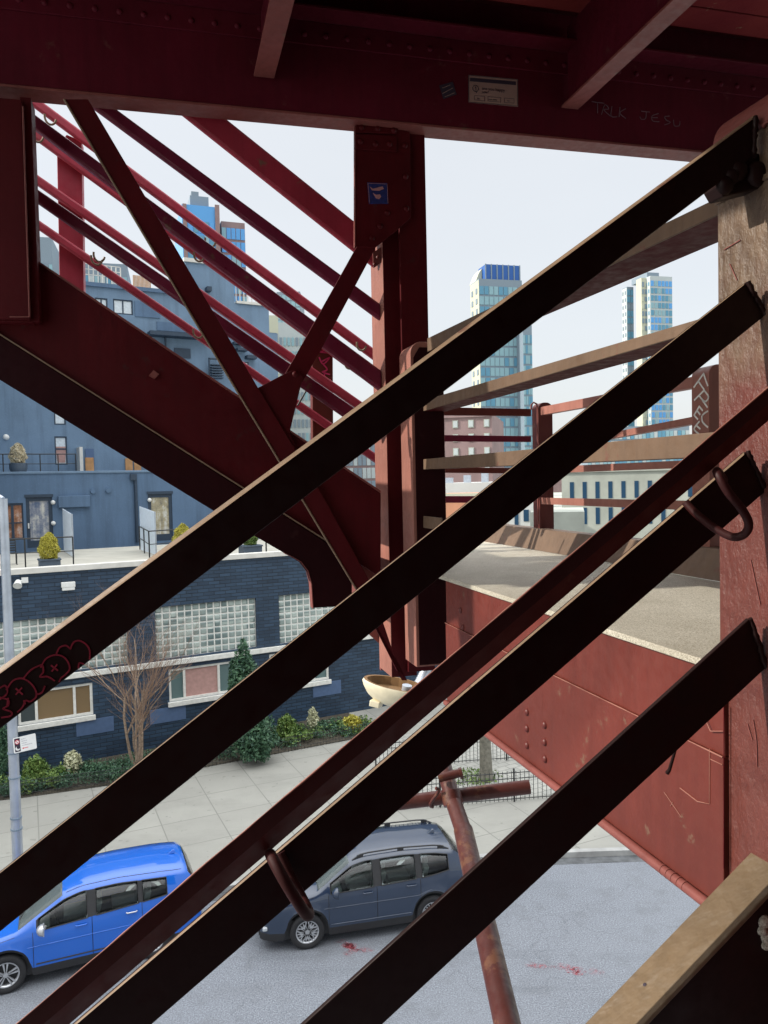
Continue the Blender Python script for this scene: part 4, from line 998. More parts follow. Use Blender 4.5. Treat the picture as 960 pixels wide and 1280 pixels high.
for i, (a_, b_, c_, d_) in enumerate(W):
    mb = MB(); t = .085; m1, m2 = [a_ + (b_ - a_) * k for k in mu[i]]
    mb.b2(a_, b_, .04, .14, c_, c_ + t); mb.b2(a_, b_, .04, .14, d_ - t, d_)
    for x0, x1 in ((a_, a_ + t), (m1 - t / 2, m1 + t / 2), (m2 - t / 2, m2 + t / 2), (b_ - t, b_)): mb.b2(x0, x1, .035, .145, c_ + .001, d_ - .001)
    wn = mb.build('window', 'trim', bd)
    mb = MB(); mb.b2(a_ - .06, b_ + .06, -.10, .03, c_ - .17, c_ - .002); mb.build('sill', 'trim', wn, bevel=.01)
    for k, (x0, x1) in enumerate(((a_ + t, m1 - t / 2), (m1 + t / 2, m2 - t / 2), (m2 + t / 2, b_ - t))):
        mb = MB(); mb.b2(x0, x1, .10, .12, c_ + t, d_ - t); mb.build('pane', gl[i][k], wn)
for (x0, y0, x1, y1) in ((95, 900, 142, 919), (187, 886, 232, 904), (391, 853, 426, 870)):
    a_, h1 = fac(x0, y0 + 2); b_, _ = fac(x1, y0); h0 = fac(x0, y1 + 2)[1]
    mb = MB(); mb.b2(a_, b_, -.02, 0, h0, h1); mb.build('wall_patch', 'navy_patch', bd)
# floodlights on the brick
s_, h_ = fac(85, 733); mb = MB(); mb.b2(s_ - .22, s_ + .22, -.16, 0, h_ - .02, h_ + .16); mb.b2(s_ - .2, s_ + .2, -.155, -.02, h_ - .12, h_ - .021)
lt = mb.build('wall_light', 'white', bd, bevel=.015)
s_, h_ = fac(26, 728); mb = MB(); mb.b2(s_ + .02, s_ + .22, -.08, 0, h_ - .02, h_ + .16); mb.tube([(s_ - .08, -.10, h_ + .05), (s_ - .12, -.26, h_ - .08)], [.09, .14], 14); mb.tube([(s_ - .08, -.1, h_ + .05), (s_ + .1, -.03, h_ + .06)], .03, 8); mb.build('wall_light', 'white', bd)
# ---- set-back storey behind the terrace
sY = (facH(100, 680.5, TER)[1] + facH(170, 679, TER)[1]) / 2; print('setback y', sY, 'TER', TER)
sY = max(6, min(14, sY))
def f2(px, py, yo=None): return fac(px, py, sY if yo is None else yo)
HT = (f2(60, 591)[1] + f2(170, 591)[1]) / 2; print('roof1', HT)
D1 = (f2(33, 650)[0], f2(66, 650)[0], TER, f2(50, 621)[1]); D2 = (f2(185.5, 640)[0], f2(215.5, 640)[0], TER, f2(200, 617)[1])
WL = (f2(-40, 650)[0], f2(29.5, 650)[0], f2(20, 675)[1], f2(20, 629)[1])
mb = MB(); wallgrid(mb, SL - 9, SR, TER - .2, HT, [D1, D2, WL], .25, sY)
mb.build('set_back_wall', 'navy', bd)
mb = MB(); mb.b2(SL - 9, SR, sY - .06, sY + .25, HT - .02, HT + .10); mb.build('roof_edge', 'navy_up', bd, bevel=.02)
mb = MB(); mb.b2(SL - 9, SR, sY + .26, sY + 12, HT - .3, HT - .08); mb.build('roof', 'navy_up', bd)
def door(r, pane):
    a_, b_, c_, d_ = r; t = .16
    mb = MB(); mb.b2(a_ - .05, b_ + .05, sY - .04, sY + .02, d_ - .02, d_ + .12); mb.b2(a_, a_ + t, sY + .05, sY + .15, c_, d_ - .021); mb.b2(b_ - t, b_, sY + .05, sY + .15, c_, d_ - .021); mb.b2(a_ + t, b_ - t, sY + .05, sY + .15, c_, c_ + .35); mb.b2(a_ + t, b_ - t, sY + .05, sY + .15, d_ - .2, d_ - .022)
    dr = mb.build('door', 'navy_trim', bd)
    mb = MB(); mb.b2(a_ + t, b_ - t, sY + .10, sY + .12, c_ + .35, d_ - .2); mb.build('pane', pane, dr)
    mb = MB(); mb.b2(a_ + .06, a_ + .12, sY - .02, sY + .049, c_ + .95, c_ + 1.2); mb.build('handle', 'white', dr)
door(D1, 'curtain1'); door(D2, 'curtain2')
a_, b_, c_, d_ = WL; mb = MB(); t = .1
n = 5
for k in range(n + 1):
    x = a_ + (b_ - a_) * k / n; mb.b2(x - .06 + (.06 if k == 0 else 0), x + .06 - (.06 if k == n else 0), sY + .05, sY + .14, c_, d_)
mb.b2(a_, b_, sY + .052, sY + .138, c_ + .002, c_ + .1); mb.b2(a_, b_, sY + .052, sY + .138, d_ - .1, d_ - .002); mb.b2(a_, b_, sY + .052, sY + .138, c_ + (d_ - c_) * .45, c_ + (d_ - c_) * .45 + .05)
wn = mb.build('window', 'navy_trim', bd)
mb = MB(); mb.b2(a_ + .01, b_ - .01, sY + .10, sY + .12, c_ + .01, d_ - .01); mb.build('pane', 'curtain3', wn)
s_, h1 = f2(72, 620); s2_, h0 = f2(112, 633.5); mb = MB(); mb.b2(s_, s2_, sY - .22, sY, h0, h1); mb.build('wall_box', 'navy', bd, bevel=.03)
for px, py in ((116, 614), (135, 613)):
    s_, h_ = f2(px, py); mb = MB(); mb.tube([(s_, sY - .12, h_), (s_, sY, h_)], .12, 12); mb.build('wall_vent', 'navy', bd)
for px, py in ((66, 628), (66.5, 654), (186.5, 625)):
    s_, h_ = f2(px, py); mb = MB(); dome(mb, (s_, sY - .08, h_), (0, -1, 0), .11, .09); mb.tube([(s_, sY, h_), (s_, sY - .09, h_)], .05, 8); mb.build('wall_light', 'white', bd)
s_, _ = f2(170, 640); mb = MB(); mb.tube([(s_, sY - .10, TER), (s_, sY - .10, HT - .1)], .085, 10); mb.box((s_ - .1, sY - .1, HT - .25), .3, .2, .3); mb.build('drainpipe', 'navy_trim', bd)
# ---- upper storeys
uY = sY + 5.0
def f3(px, py): return fac(px, py, uY)
HA = (f3(120, 360)[1] + f3(190, 364)[1]) / 2; HB = f3(265, 331)[1]; HC = f3(315, 381)[1]; HD = f3(342, 416)[1]
sa, sb_, scx, sdx, se = f3(-320, 400)[0], f3(234, 400)[0], f3(294, 400)[0], f3(337, 420)[0], f3(347, 440)[0]
print('upper', HA, HB, HC, HD, sa, sb_, scx, sdx, se)
wins = [(68.5, 545.5, 84, 581), (67.5, 512, 82, 531), (141.5, 374.5, 166, 393), (119, 372.5, 134.5, 390), (324, 458, 346, 480), (296, 452, 311, 462)]
owl = []
for x0, y0, x1, y1 in wins:
    a_, h1 = f3(x0, (y0 + y1) / 2)[0], f3((x0 + x1) / 2, y0)[1]; b_, h0 = f3(x1, (y0 + y1) / 2)[0], f3((x0 + x1) / 2, y1)[1]; owl.append((a_, b_, h0, h1))
mb = MB(); wallgrid(mb, sa, sb_, HT - .3, HA, owl[:4], .2, uY); mb.build('upper_wall', 'navy_up', bd)
mb = MB()
wallgrid(mb, sb_, scx, HT - .3, HB, [], .2, uY)
mb.add([(sb_, uY, HA), (sb_, uY + 8, HA), (sb_, uY + 8, HB), (sb_, uY, HB)], [[0, 1, 2, 3]])
mb.add([(scx, uY, HT - .3), (scx, uY + 8, HT - .3), (scx, uY + 8, HB), (scx, uY, HB)], [[0, 1, 2, 3]])
mb.add([(sb_, uY, HB), (scx, uY, HB), (scx, uY + 8, HB), (sb_, uY + 8, HB)], [[0, 1, 2, 3]])
mb.build('stair_tower', 'navy_up', bd)
mb = MB(); wallgrid(mb, scx, sdx, HT - .3, HC, [owl[5]], .2, uY + .02); wallgrid(mb, sdx, se, HT - .3, HD, [], .2, uY + .02)
mb.add([(sdx, uY + .02, HD), (sdx, uY + 8, HD), (sdx, uY + 8, HC), (sdx, uY + .02, HC)], [[0, 1, 2, 3]]); mb.add([(scx, uY, HC), (sdx, uY, HC), (sdx, uY + 8, HC), (scx, uY + 8, HC)], [[0, 1, 2, 3]])
mb.add([(se, uY + .02, HT - .3), (se, uY + 8, HT - .3), (se, uY + 8, HD), (se, uY + .02, HD)], [[0, 1, 2, 3]]); mb.add([(sdx, uY, HD), (se, uY, HD), (se, uY + 8, HD), (sdx, uY + 8, HD)], [[0, 1, 2, 3]])
mb.add([(sa, uY, HA), (sb_, uY, HA), (sb_, uY + 8, HA), (sa, uY + 8, HA)], [[0, 1, 2, 3]])
mb.build('end_wall', 'navy_up', bd)
mb = MB(); mb.b2(sa, sb_ + .1, uY - .12, uY + .2, HA, HA + .22); mb.build('roof_coping', 'navy', bd)
mb = MB(); mb.b2(sb_ - .1, scx + .1, uY - .1, uY + .2, HB, HB + .22); mb.b2(scx + .101, sdx + .1, uY - .08, uY + .2, HC, HC + .15); mb.build('roof_coping', 'coping', bd)
for k, (a_, b_, c_, d_) in enumerate(owl):
    if k == 4: continue
    mb = MB(); t = .07
    mb.b2(a_, b_, uY + .03, uY + .1, d_ - t, d_); mb.b2(a_, b_, uY + .03, uY + .1, c_, c_ + t)
    mids = [(a_ + b_) / 2] if k in (2, 3) else []
    for x in [a_ + t / 2, b_ - t / 2] + mids: mb.b2(x - t / 2, x + t / 2, uY + .032, uY + .098, c_ + .001, d_ - .001)
    if k == 0: mb.b2(a_, b_, uY + .028, uY + .1, (c_ + d_) / 2 + .05, (c_ + d_) / 2 + .13)
    wn = mb.build('window', 'navy_trim', bd)
    mb = MB(); mb.b2(a_ + .01, b_ - .01, uY + .07, uY + .09, c_ + .01, d_ - .01); mb.build('pane', 'whiteblind', wn)
    if k == 0:
        mb = MB(); x = (a_ + b_) / 2; mb.add([(x - .2, uY + .05, c_ + .12), (x + .2, uY + .05, c_ + .12), (x + .27, uY + .05, c_ + 1.0), (x - .27, uY + .05, c_ + 1.0)], [[0, 1, 2, 3]]); mb.build('lamp_shade', 'pinkblind', wn)
for (x0, y0, x1, y1, m_, dp) in ((96, 560, 100, 590, 'coping', 1.2), (106.5, 572, 117, 589.5, 'wood', .1), (156.5, 573, 165.5, 590, 'wood', .1), (167.5, 576, 176, 590, 'wood', .1), (106.5, 561, 117, 569, 'navy_patch', .08)):
    a_, h1 = f3(x0, (y0 + y1) / 2)[0], f3((x0 + x1) / 2, y0)[1]; b_, h0 = f3(x1, (y0 + y1) / 2)[0], f3((x0 + x1) / 2, y1)[1]
    mb = MB(); mb.b2(a_, b_, uY - dp, uY + .03, max(h0 - .6, HT - .07), h1); mb.build('door' if m_ == 'wood' else 'pilaster' if m_ == 'coping' else 'wall_patch', m_, bd)
s_, h_ = f3(7.5, 546.5); mb = MB(); dome(mb, (s_, uY, h_), (0, -1, 0), .16, .12); mb.build('wall_light', 'white', bd)
# ledge, panels, vents, ladder on the upper wall
mb = MB(); a_, h_ = f3(184, 418); b_, _ = f3(262, 424); mb.b2(a_, b_, uY - .8, uY, h_ - .12, h_ + .1); 
mb.build('canopy', 'navy_trim', bd)
mb = MB(); a_, h1 = f3(168, 376); b_, h0 = f3(200, 398); mb.b2(a_, b_, uY - .06, uY, h0, h1); a_, h1 = f3(196, 402); b_, h0 = f3(236, 416); mb.b2(a_, b_, uY - .06, uY, h0, h1); mb.build('wall_panel', 'navy', bd)
mb = MB(); a_, h1 = f3(205, 420); b_, h0 = f3(208, 470); mb.b2(a_, b_, uY - .3, uY - .1, h0, h1); a_, h1 = f3(218, 435); b_, h0 = f3(238, 448); mb.b2(a_, b_, uY - .08, uY, h0, h1); mb.build('duct', 'navy_trim', bd)
mb = MB(); a_, h1 = f3(258, 455); b_, h0 = f3(276, 475)
mb.b2(a_, a_ + .08, uY - .5, uY - .4, h0, h1 + .3); mb.b2(a_, b_, uY - .5, uY - .4, h1 + .2, h1 + .3)
for k in range(6): hh = h0 + (h1 - h0) * k / 6; mb.b2(a_ + .1, b_ - .05, uY - .7, uY - .3, hh, hh + .07)
mb.build('fire_escape', 'navy_trim', bd)
mb = MB()
for (x0, y0, x1, y1) in ((290, 428, 302, 432), (294, 436, 307, 440), (256, 360, 262, 366), (306, 445, 318, 450)):
    a_, h1 = f3(x0, y0); b_, h0 = f3(x1, y1); mb.b2(a_, b_, uY - .5, uY, h0, h1)
mb.build('vent_box', 'navy_trim', bd)
mb = MB(); a_, h1 = f3(295, 362); b_, h0 = f3(325, 380)
mb.b2(a_, b_, uY + 3, uY + 3.2, HC, h1); mb.build('penthouse_wall', 'whiteblind', bd)
mb = MB()
for k in range(7):
    x = a_ + (b_ - a_) * k / 6; mb.b2(x, x + .05, uY + .1, uY + .15, HC + .1, HC + 1.2)
mb.b2(a_, b_, uY + .1, uY + .15, HC + 1.2, HC + 1.27); mb.build('roof_railing', 'coping', bd)
mb = MB(); a_, _ = f3(106, 350); b_, _ = f3(152, 356)
for k in range(9): x = a_ + (b_ - a_) * k / 8; mb.b2(x, x + .05, uY + .3, uY + .35, HA + .2, HA + 1.3)
for q in (.7, 1.0, 1.3): mb.b2(a_, b_, uY + .3, uY + .35, HA + q, HA + q + .04)
mb.build('roof_railing', 'coping', bd)
mb = MB(); a_, _ = f3(171, 356); b_, _ = f3(194, 358)
for k in range(14): x = a_ + (b_ - a_) * k / 14; mb.b2(x, x + (b_ - a_) / 14 * .7, uY + 1, uY + 1.04, HA + .1, HA + 1.15)
mb.build('wood_screen', 'wood', bd)
# added tall block to the left, out of view, put there to shade the street
shade_block = thing('brick_building', fw(-27, 8), 'added tall dark blue block left of the terrace building, unseen, shading the street', 'building')
shade_block.rotation_euler.z = FROT; del shade_block['_w']
mb = MB(); mb.b2(-25, 19.5, -2, 14, 0, 34); mb.build('wall', 'navy_up', shade_block)
mb = MB(); mb.b2(-25.2, 19.7, -2.2, 14.2, 34.001, 34.4); mb.build('roof', 'coping', shade_block)
for i in range(7):
    for j in range(8):
        mb = MB(); mb.b2(-18 + i * 5.3, -16 + i * 5.3, -2.05, -1.95, 1.6 + j * 3.2, 3.4 + j * 3.2); mb.build('window', 'darkglass', shade_block)
# ---- terrace furniture (all in building-plan coordinates)
def local(o, s, y, h): o.location = fw(s, y, h); o.rotation_euler.z = FROT
def leafball(mb, c, rx, ry, rz, n, size, cone=0.0, shell=.55):
    for _ in range(n):
        while True:
            v = Vector((random.uniform(-1, 1), random.uniform(-1, 1), random.uniform(-1, 1)))
            if shell < v.length < 1: break
        v = v * (1 + .10 * math.sin(7 * v.x + 5 * v.y) + .08 * math.sin(9 * v.z + 4 * v.x))
        k = 1 - cone * (v.z + 1) / 2
        p = Vector(c) + Vector((v.x * rx * k, v.y * ry * k, v.z * rz))
        a_ = Vector((random.gauss(0, 1), random.gauss(0, 1), random.gauss(0, 1))).normalized(); b_ = a_.cross(Vector((random.gauss(0, 1), random.gauss(0, 1), random.gauss(0, 1)))).normalized()
        s_ = size * random.uniform(.6, 1.3)
        mb.add([p - a_ * s_, p + b_ * s_ * .45, p + a_ * s_, p - b_ * s_ * .45], [[0, 1, 2, 3]])
def topiary(s, y, h, rw, hh, label, leaf, round_pot=False, group=None, pot=(.42, .5)):
    t = thing('potted_shrub', fw(s, y, h), label, 'potted shrub', group); del t['_w']; t.rotation_euler.z = FROT
    mb = MB()
    if round_pot: mb.tube([(0, 0, 0), (0, 0, pot[1] * .5), (0, 0, pot[1])], [pot[0] * .75, pot[0], pot[0]], 20)
    else:
        w = pot[0]; mb.prism([(-w * .92, -w * .8, 0), (w * .92, -w * .8, 0), (w * .92, w * .8, 0), (-w * .92, w * .8, 0)], (0, 0, pot[1] - .06)); mb.b2(-w, w, -w * .88, w * .88, pot[1] - .059, pot[1])
    mb.build('planter', 'pot', t, bevel=.01)
    mb = MB(); leafball(mb, (0, 0, pot[1] + hh * .46), rw, rw, hh * .56, 7000, .034, cone=.38, shell=.75); 
    mb.build('foliage', leaf, t); return t
s_, y_ = facH(62, 709, TER); sA, _ = fac(62, 700, y_); 
k_ = (fw(s_, y_).y) / F
topiary(s_, y_, TER, 14.5 * k_, 31 * k_, 'clipped yellow green cone shrub in a grey planter at the terrace edge', 'leaf_yel', pot=(13 * k_, 11 * k_))
s_, y_ = facH(229, 697, TER); k_ = fw(s_, y_).y / F
topiary(s_, y_, TER, 14 * k_, 30 * k_, 'yellow green shrub peeking over the big slanting rail near the second door', 'leaf_yel', pot=(13 * k_, 11 * k_))
s_, y_ = facH(313, 692, TER); k_ = fw(s_, y_).y / F
topiary(s_, y_, TER, 11 * k_, 22 * k_, 'green shrub in a grey planter at the right end of the terrace', 'leaf_mid', pot=(13 * k_, 11 * k_))
s_ = fac(23, 580, sY + .4)[0]; k_ = fw(s_, sY + .4).y / F
topiary(s_, sY + .55, HT - .02, 12 * k_, 24 * k_, 'straw coloured ball shrub in a round grey pot on the upper roof edge', 'leaf_straw', True, pot=(10.5 * k_, 14 * k_))
# white privacy panels
def panel(pxs, label):
    # near top, far top in pixels with plan positions on the terrace
    (s0, y0), (s1, y1), hA, hB = pxs
    t = thing('privacy_panel', fw((s0 + s1) / 2, (y0 + y1) / 2, TER), label, 'panel'); 
    p0, p1 = fw(s0, y0), fw(s1, y1); d = (p1 - p0); n_ = d.cross(z).normalized() * .03
    mb = MB(); mb.prism([p0 + z * (TER + .02), p1 + z * (TER + .02), p1 + z * hB, p0 + z * hA], n_); mb.build('panel', 'glasspanel', t)
    mb = MB(); mb.tube([p0 + z * TER + n_ * .5, p0 + z * (hA + .02) + n_ * .5], .03, 8); mb.build('frame', 'steelgrey', t)
def onT(px, py): return facH(px, py, TER)
s1, y1 = onT(91.5, 697); s0, y0 = onT(81, 690)
panel(((s1, y1), (s0, y0 + .3), fac(91.5, 643, y1)[1], fac(81, 636, y0)[1]), 'pale privacy panel behind the yellow green cone shrub')
s1, y1 = onT(195, 694); s0, y0 = onT(176, 688)
panel(((s1, y1), (s0, y0), fac(195, 640, y1)[1], fac(177, 633, y0)[1]), 'wide pale privacy panel in front of the second terrace door')
# railings on the terrace
def railing(pts, label, hgt, n_post, mat='iron', mid=(.5,)):
    t = thing('terrace_railing', pts[0], label, 'railing')
    mb = MB()
    for a_, b_ in zip(pts, pts[1:]):
        mb.tube([a_ + z * hgt, b_ + z * hgt], .025, 8)
        for m_ in mid: mb.tube([a_ + z * hgt * m_, b_ + z * hgt * m_], .018, 6)
    mb.build('rail', mat, t)
    for a_, b_ in zip(pts, pts[1:]):
        for k in range(n_post + 1):
            mb = MB(); p = a_.lerp(b_, k / n_post); mb.tube([p, p + z * hgt], .028, 8); mb.build('post', mat, t)
s1, y1 = onT(92, 706); q = fw(s1, y1, TER); s2_, y2 = onT(-30, 712)
railing([fw(s2_ , y2, TER), q], 'thin dark railing at the terrace edge around the cone shrub', fac(92, 671, y1)[1] - TER, 2)
s1, y1 = onT(187, 697); s2_, y2 = onT(175, 687); s3, y3 = onT(260, 690)
railing([fw(s2_, y2, TER), fw(s1, y1, TER), fw(s3, y3 , TER)], 'dark railing corner beside the wide privacy panel', 1.05, 2)
s1 = fac(-20, 580, sY + .3)[0]; s2_ = fac(95, 580, sY + .3)[0]
railing([fw(s1, sY + .35, HT), fw(s2_, sY + .35, HT)], 'thin railing along the upper roof behind the straw coloured shrub', .95, 5)
# chair on the terrace
s_, y_ = onT(12, 706); t = thing('terrace_chair', fw(s_, y_, TER), 'dark slatted metal chair at the left edge of the terrace', 'chair'); del t['_w']; t.rotation_euler.z = FROT
mb = MB()
for k in range(6): mb.b2(-.25, .25, -.24 + k * .085, -.19 + k * .085, .42, .44)
mb.build('seat', 'iron', t)
mb = MB()
for k in range(5): mb.b2(-.25, .25, .22 + k * .02, .24 + k * .02, .5 + k * .09, .55 + k * .09)
mb.build('backrest', 'iron', t)
for sx in (-.24, .24):
    for sy in (-.22, .24): mb = MB(); mb.tube([(sx, sy, 0), (sx, sy + (.06 if sy > 0 else 0), .45 if sy < 0 else .95)], .018, 6); mb.build('leg', 'iron', t)
s_, y_ = onT(333, 694); t = thing('terrace_table', fw(s_, y_, TER), 'small dark pedestal table by the green shrub at the right terrace end', 'table'); del t['_w']
mb = MB(); mb.tube([(0, 0, .70), (0, 0, .73)], .3, 18); mb.build('tabletop', 'iron', t); mb = MB(); mb.tube([(0, 0, 0), (0, 0, .7)], .03, 8); mb.tube([(0, 0, 0), (0, 0, .03)], .2, 14); mb.build('pedestal', 'iron', t)
# ================================================================== PLANTING BED
mb = MB(); e0 = onH(-20, 1003, .13); e1 = onH(25, 998, .13); e2 = onH(137, 982, .13); e3 = onH(437, 925, .13); e4 = onH(480, 917, .13)
bedl = [e0, e1, e2, e3, e4]
def tofac(p): d = p - P0; return fw(d.dot(FD), -.02, .15)
mb.add([p + z * .02 for p in bedl] + [tofac(p) for p in reversed(bedl)], [list(range(10))]); o = mb.build('planting_bed', 'soil'); struct(o)
for a_, b_ in zip(bedl, bedl[1:]): pass
bf = thing('garden_fence', e2, 'low thin wire fence edging the planting bed in front of the brick wall', 'fence')
mb = MB()
L_ = [e0, e2, e4]
for h in (.12, .38, .5): mb.tube([p + z * h for p in L_], .008, 5)
for k in range(160):
    t = k / 160 * 2; p = L_[0].lerp(L_[1], t) if t < 1 else L_[1].lerp(L_[2], t - 1); mb.tube([p, p + z * .5], .006, 4, False)
mb.build('wire', 'iron', bf)
gc = MB()
for k in range(150):
    t = random.random(); a_ = e0.lerp(e2, t * 2) if t < .5 else e2.lerp(e4, t * 2 - 1); b_ = tofac(a_); p = a_.lerp(b_, random.uniform(.12, .7)); leafball(gc, p + z * random.uniform(.06, .22), random.uniform(.2, .5), .3, random.uniform(.08, .30), 130, random.uniform(.035, .07), shell=.2)
o = gc.build('ground_cover', 'leaf_dark'); o['kind'] = 'stuff'; tag(o, 'low dark green ground cover filling the planting bed', 'ground cover')
gc = MB()
for k in range(36):
    t = random.choice((random.uniform(.0, .35), random.uniform(.8, 1))); a_ = e0.lerp(e2, t * 2) if t < .5 else e2.lerp(e4, t * 2 - 1); b_ = tofac(a_); p = a_.lerp(b_, random.uniform(.1, .5)); leafball(gc, p + z * random.uniform(.12, .3), random.uniform(.2, .4), .3, random.uniform(.15, .3), 90, .07, shell=.3)
o = gc.build('ground_cover', 'leaf_mid'); o['kind'] = 'stuff'; tag(o, 'lighter green low plants scattered in the planting bed', 'ground cover')
def shrub(px, py, wpx, hpx, label, leaf, cat='shrub', cone=.2, n=1800, size=.07, name='shrub', back=.4, stem=0.0):
    p = onH(px, py, .15); p = p + FN * back; k = p.y / F
    t = thing(name, p, label, cat); del t['_w']
    mb = MB(); mb.tube([(0, 0, 0), (0, 0, hpx * k * (.35 + stem))], .03, 6); mb.build('stem', 'bark_dark', t)
    mb = MB(); H = hpx * k; leafball(mb, (0, 0, H * (.52 + stem * .5)), wpx * k / 2, wpx * k / 2, H * (.5 - stem * .45), n, size, cone=cone, shell=.35); mb.build('foliage', leaf, t)
shrub(46, 985, 34, 34, 'round mid green shrub at the left end of the bed', 'leaf_mid')
shrub(93, 975, 23, 30, 'small pale blooming shrub under the sloping patch of brick wall near the left', 'leaf_pale', n=900, stem=.1)
shrub(397, 925, 15, 36, 'tall thin pale blooming shrub right of the evergreen cone', 'leaf_pale', n=700, size=.05, stem=.35)
shrub(364, 930, 27, 32, 'round mid green shrub just right of the evergreen cone', 'leaf_mid')
shrub(446, 918, 26, 20, 'yellow green low shrub at the right end of the bed', 'leaf_yel', n=900)
shrub(325, 958, 60, 68, 'broad dark evergreen bush at the base of the evergreen cone', 'leaf_dark', n=4200, cone=.25)
shrub(312, 955, 66, 146, 'tall blue green evergreen cone against the brick wall by the middle window', 'leaf_dark', n=6000, cone=.55, name='evergreen_tree', cat='tree', size=.08)
shrub(-2, 990, 30, 96, 'dark hedge plant behind the lamp post at the left edge', 'leaf_dark', n=3600, cone=.05)
# bare multi-stem tree
def bare_tree(base, stems, H, label, seed, barkm='bark', twm='twig', spread=.42, lv=4, name='bare_tree'):
    rnd = random.Random(seed); t = thing(name, base, label, 'tree'); del t['_w']
    tr = MB(); tw = MB()
    def grow(p, d, L, r, lev):
        n = 4; pts = [p]; rr = [r]
        for i in range(n):
            d = (d + Vector((rnd.gauss(0, .10), rnd.gauss(0, .10), rnd.gauss(.03, .05)))).normalized(); p = p + d * L / n; pts.append(p); rr.append(r * (1 - .4 * (i + 1) / n))
        (tr if lev < 2 else tw).tube(pts, rr, 7 if lev < 2 else 4, False)
        if lev >= lv: return
        for k in range(rnd.choice((3, 3, 4)) if lev > 0 else 4):
            i = rnd.randint(1, n); q = pts[i]; a_ = rnd.uniform(0, 6.28); sd_ = Vector((math.cos(a_), math.sin(a_), rnd.uniform(-.1, .5))).normalized()
            grow(q, (d * .75 + sd_ * spread * 1.3).normalized(), L * rnd.uniform(.5, .78), rr[i] * .62, lev + 1)
    for k in range(stems):
        a_ = 6.28 * k / stems + rnd.uniform(-.4, .4); grow(Vector((math.cos(a_) * .1, math.sin(a_) * .1, 0)), Vector((math.cos(a_) * spread * .55, math.sin(a_) * spread * .55, 1)).normalized(), H * .52, .055, 0)
    tr.build('trunk', barkm, t); tw.build('twigs', twm, t)
pb_ = onH(174, 966, .15) + FN * .25
bare_tree(pb_, 4, 196 * pb_.y / F, 'bare multi-stem tree with pinkish twigs in front of the brick wall', 5, spread=.30, lv=5)
tp_ = onH(607, 975, .13)
t = thing('street_tree', tp_, 'grey tree trunk inside the iron fenced cobbled pit beneath the red girder', 'tree'); del t['_w']
mb = MB(); mb.tube([(0, 0, -.05), (.02, 0, .3), (.0, 0, 1.6), (-.05, .1, 2.6)], [.27, .2, .17, .15], 14)
for a_ in ((-.9, .2), (.8, -.1), (.1, .9)): mb.tube([(-.03, .05, 2.3), (a_[0] * .5, a_[1] * .5, 3.3), (a_[0], a_[1], 4.9)], [.12, .08, .03], 8)
mb.build('trunk', 'bark_dark', t)
rnd = random.Random(3); mb = MB()
for _ in range(90):
    a_ = rnd.uniform(0, 6.28); r = rnd.uniform(.2, 1.3); h = rnd.uniform(3.2, 4.8); p = Vector((math.cos(a_) * r, math.sin(a_) * r, h)); q = p + Vector((math.cos(a_) * .8, math.sin(a_) * .8, rnd.uniform(.3, 1.2))); mb.tube([Vector((p.x * .3, p.y * .3, h - .6)), p, q], [.03, .02, .005], 4, False)
mb.build('twigs', 'bark_dark', t)
gc = MB(); leafball(gc, tp_ + Vector((-.5, .2, .05)), 1.0, .7, .12, 500, .06, shell=.1); o = gc.build('grass', 'leaf_mid'); o['kind'] = 'stuff'; tag(o, 'thin grass patch around the fenced street tree', 'grass')
def iron_fence(a_, b_, label, h=.85, step=.13):
    t = thing('iron_fence', a_, label, 'fence'); L = (b_ - a_).length; n = int(L / step)
    mb = MB()
    for q in (.08, h * .8, h): mb.tube([a_ + z * q, b_ + z * q], .014, 5)
    mb.build('rail', 'iron', t); mb = MB()
    for k in range(n + 1): p = a_.lerp(b_, k / n); mb.tube([p + z * .02, p + z * (h + .05)], .009, 4, False)
    mb.build('pickets', 'iron', t)
    for k in range(int(L / 2.2) + 1): p = a_.lerp(b_, k * 2.2 / L); mb = MB(); mb.tube([p, p + z * (h + .12)], .028, 6); mb.build('post', 'iron', t)
iron_fence(onH(455, 1016, .14), onH(705, 997, .14), 'front iron picket fence of the cobbled tree pit')
iron_fence(onH(470, 962, .14), onH(720, 944, .14), 'rear iron picket fence behind the street tree trunk')
# ================================================================== STREET POLE AND PARKING SIGN
pz = 16.9; pc = P(17.2, 950, pz); pl_ = thing('lamp_post', (pc.x, pc.y, .13), 'blue grey metal lamp post at the left edge behind the blue car', 'lamp post'); del pl_['_w']
mb = MB(); mb.tube([(0, 0, 0), (0, 0, 3), (0, 0, 6), (0, 0, 9.2)], [.115, .108, .10, .088], 24); mb.build('shaft', 'steelgrey', pl_)
mb = MB(); mb.tube([(0, 0, 0), (0, 0, .06), (0, 0, .5), (0, 0, .55)], [.22, .22, .15, .12], 20); mb.build('base', 'steelgrey', pl_)
mb = MB()
for h in (1.9, 2.15, 3.05, 3.6): mb.tube([(0, 0, h), (0, 0, h + .03)], .125, 20)
mb.build('band', 'mull', pl_)
mb = MB(); mb.tube([(0, 0, 9.2), (-.6, .3, 9.5), (-2.0, .8, 9.6)], .045, 10); mb.box((-2.4, .95, 9.58), .7, .25, .14, rot=-.4); mb.build('lamp_arm', 'steelgrey', pl_)
sg = thing('parking_sign', P(31, 930, pz - .13), 'small white parking sign with red and black symbols on the lamp post', 'sign')
SP = P(31, 930, pz - .13); 
sp4 = [P(15.7, 923.2, pz - .14), P(44.2, 916.5, pz - .05), P(45.6, 934.2, pz - .05), P(17.6, 942.2, pz - .14)]
ex = (sp4[1] - sp4[0]); ey = (sp4[3] - sp4[0]); nn = ex.cross(ey).normalized(); nn = nn if nn.y < 0 else -nn
def sgp(u, v, o=0.0): return sp4[0] + ex * u + ey * v + nn * o
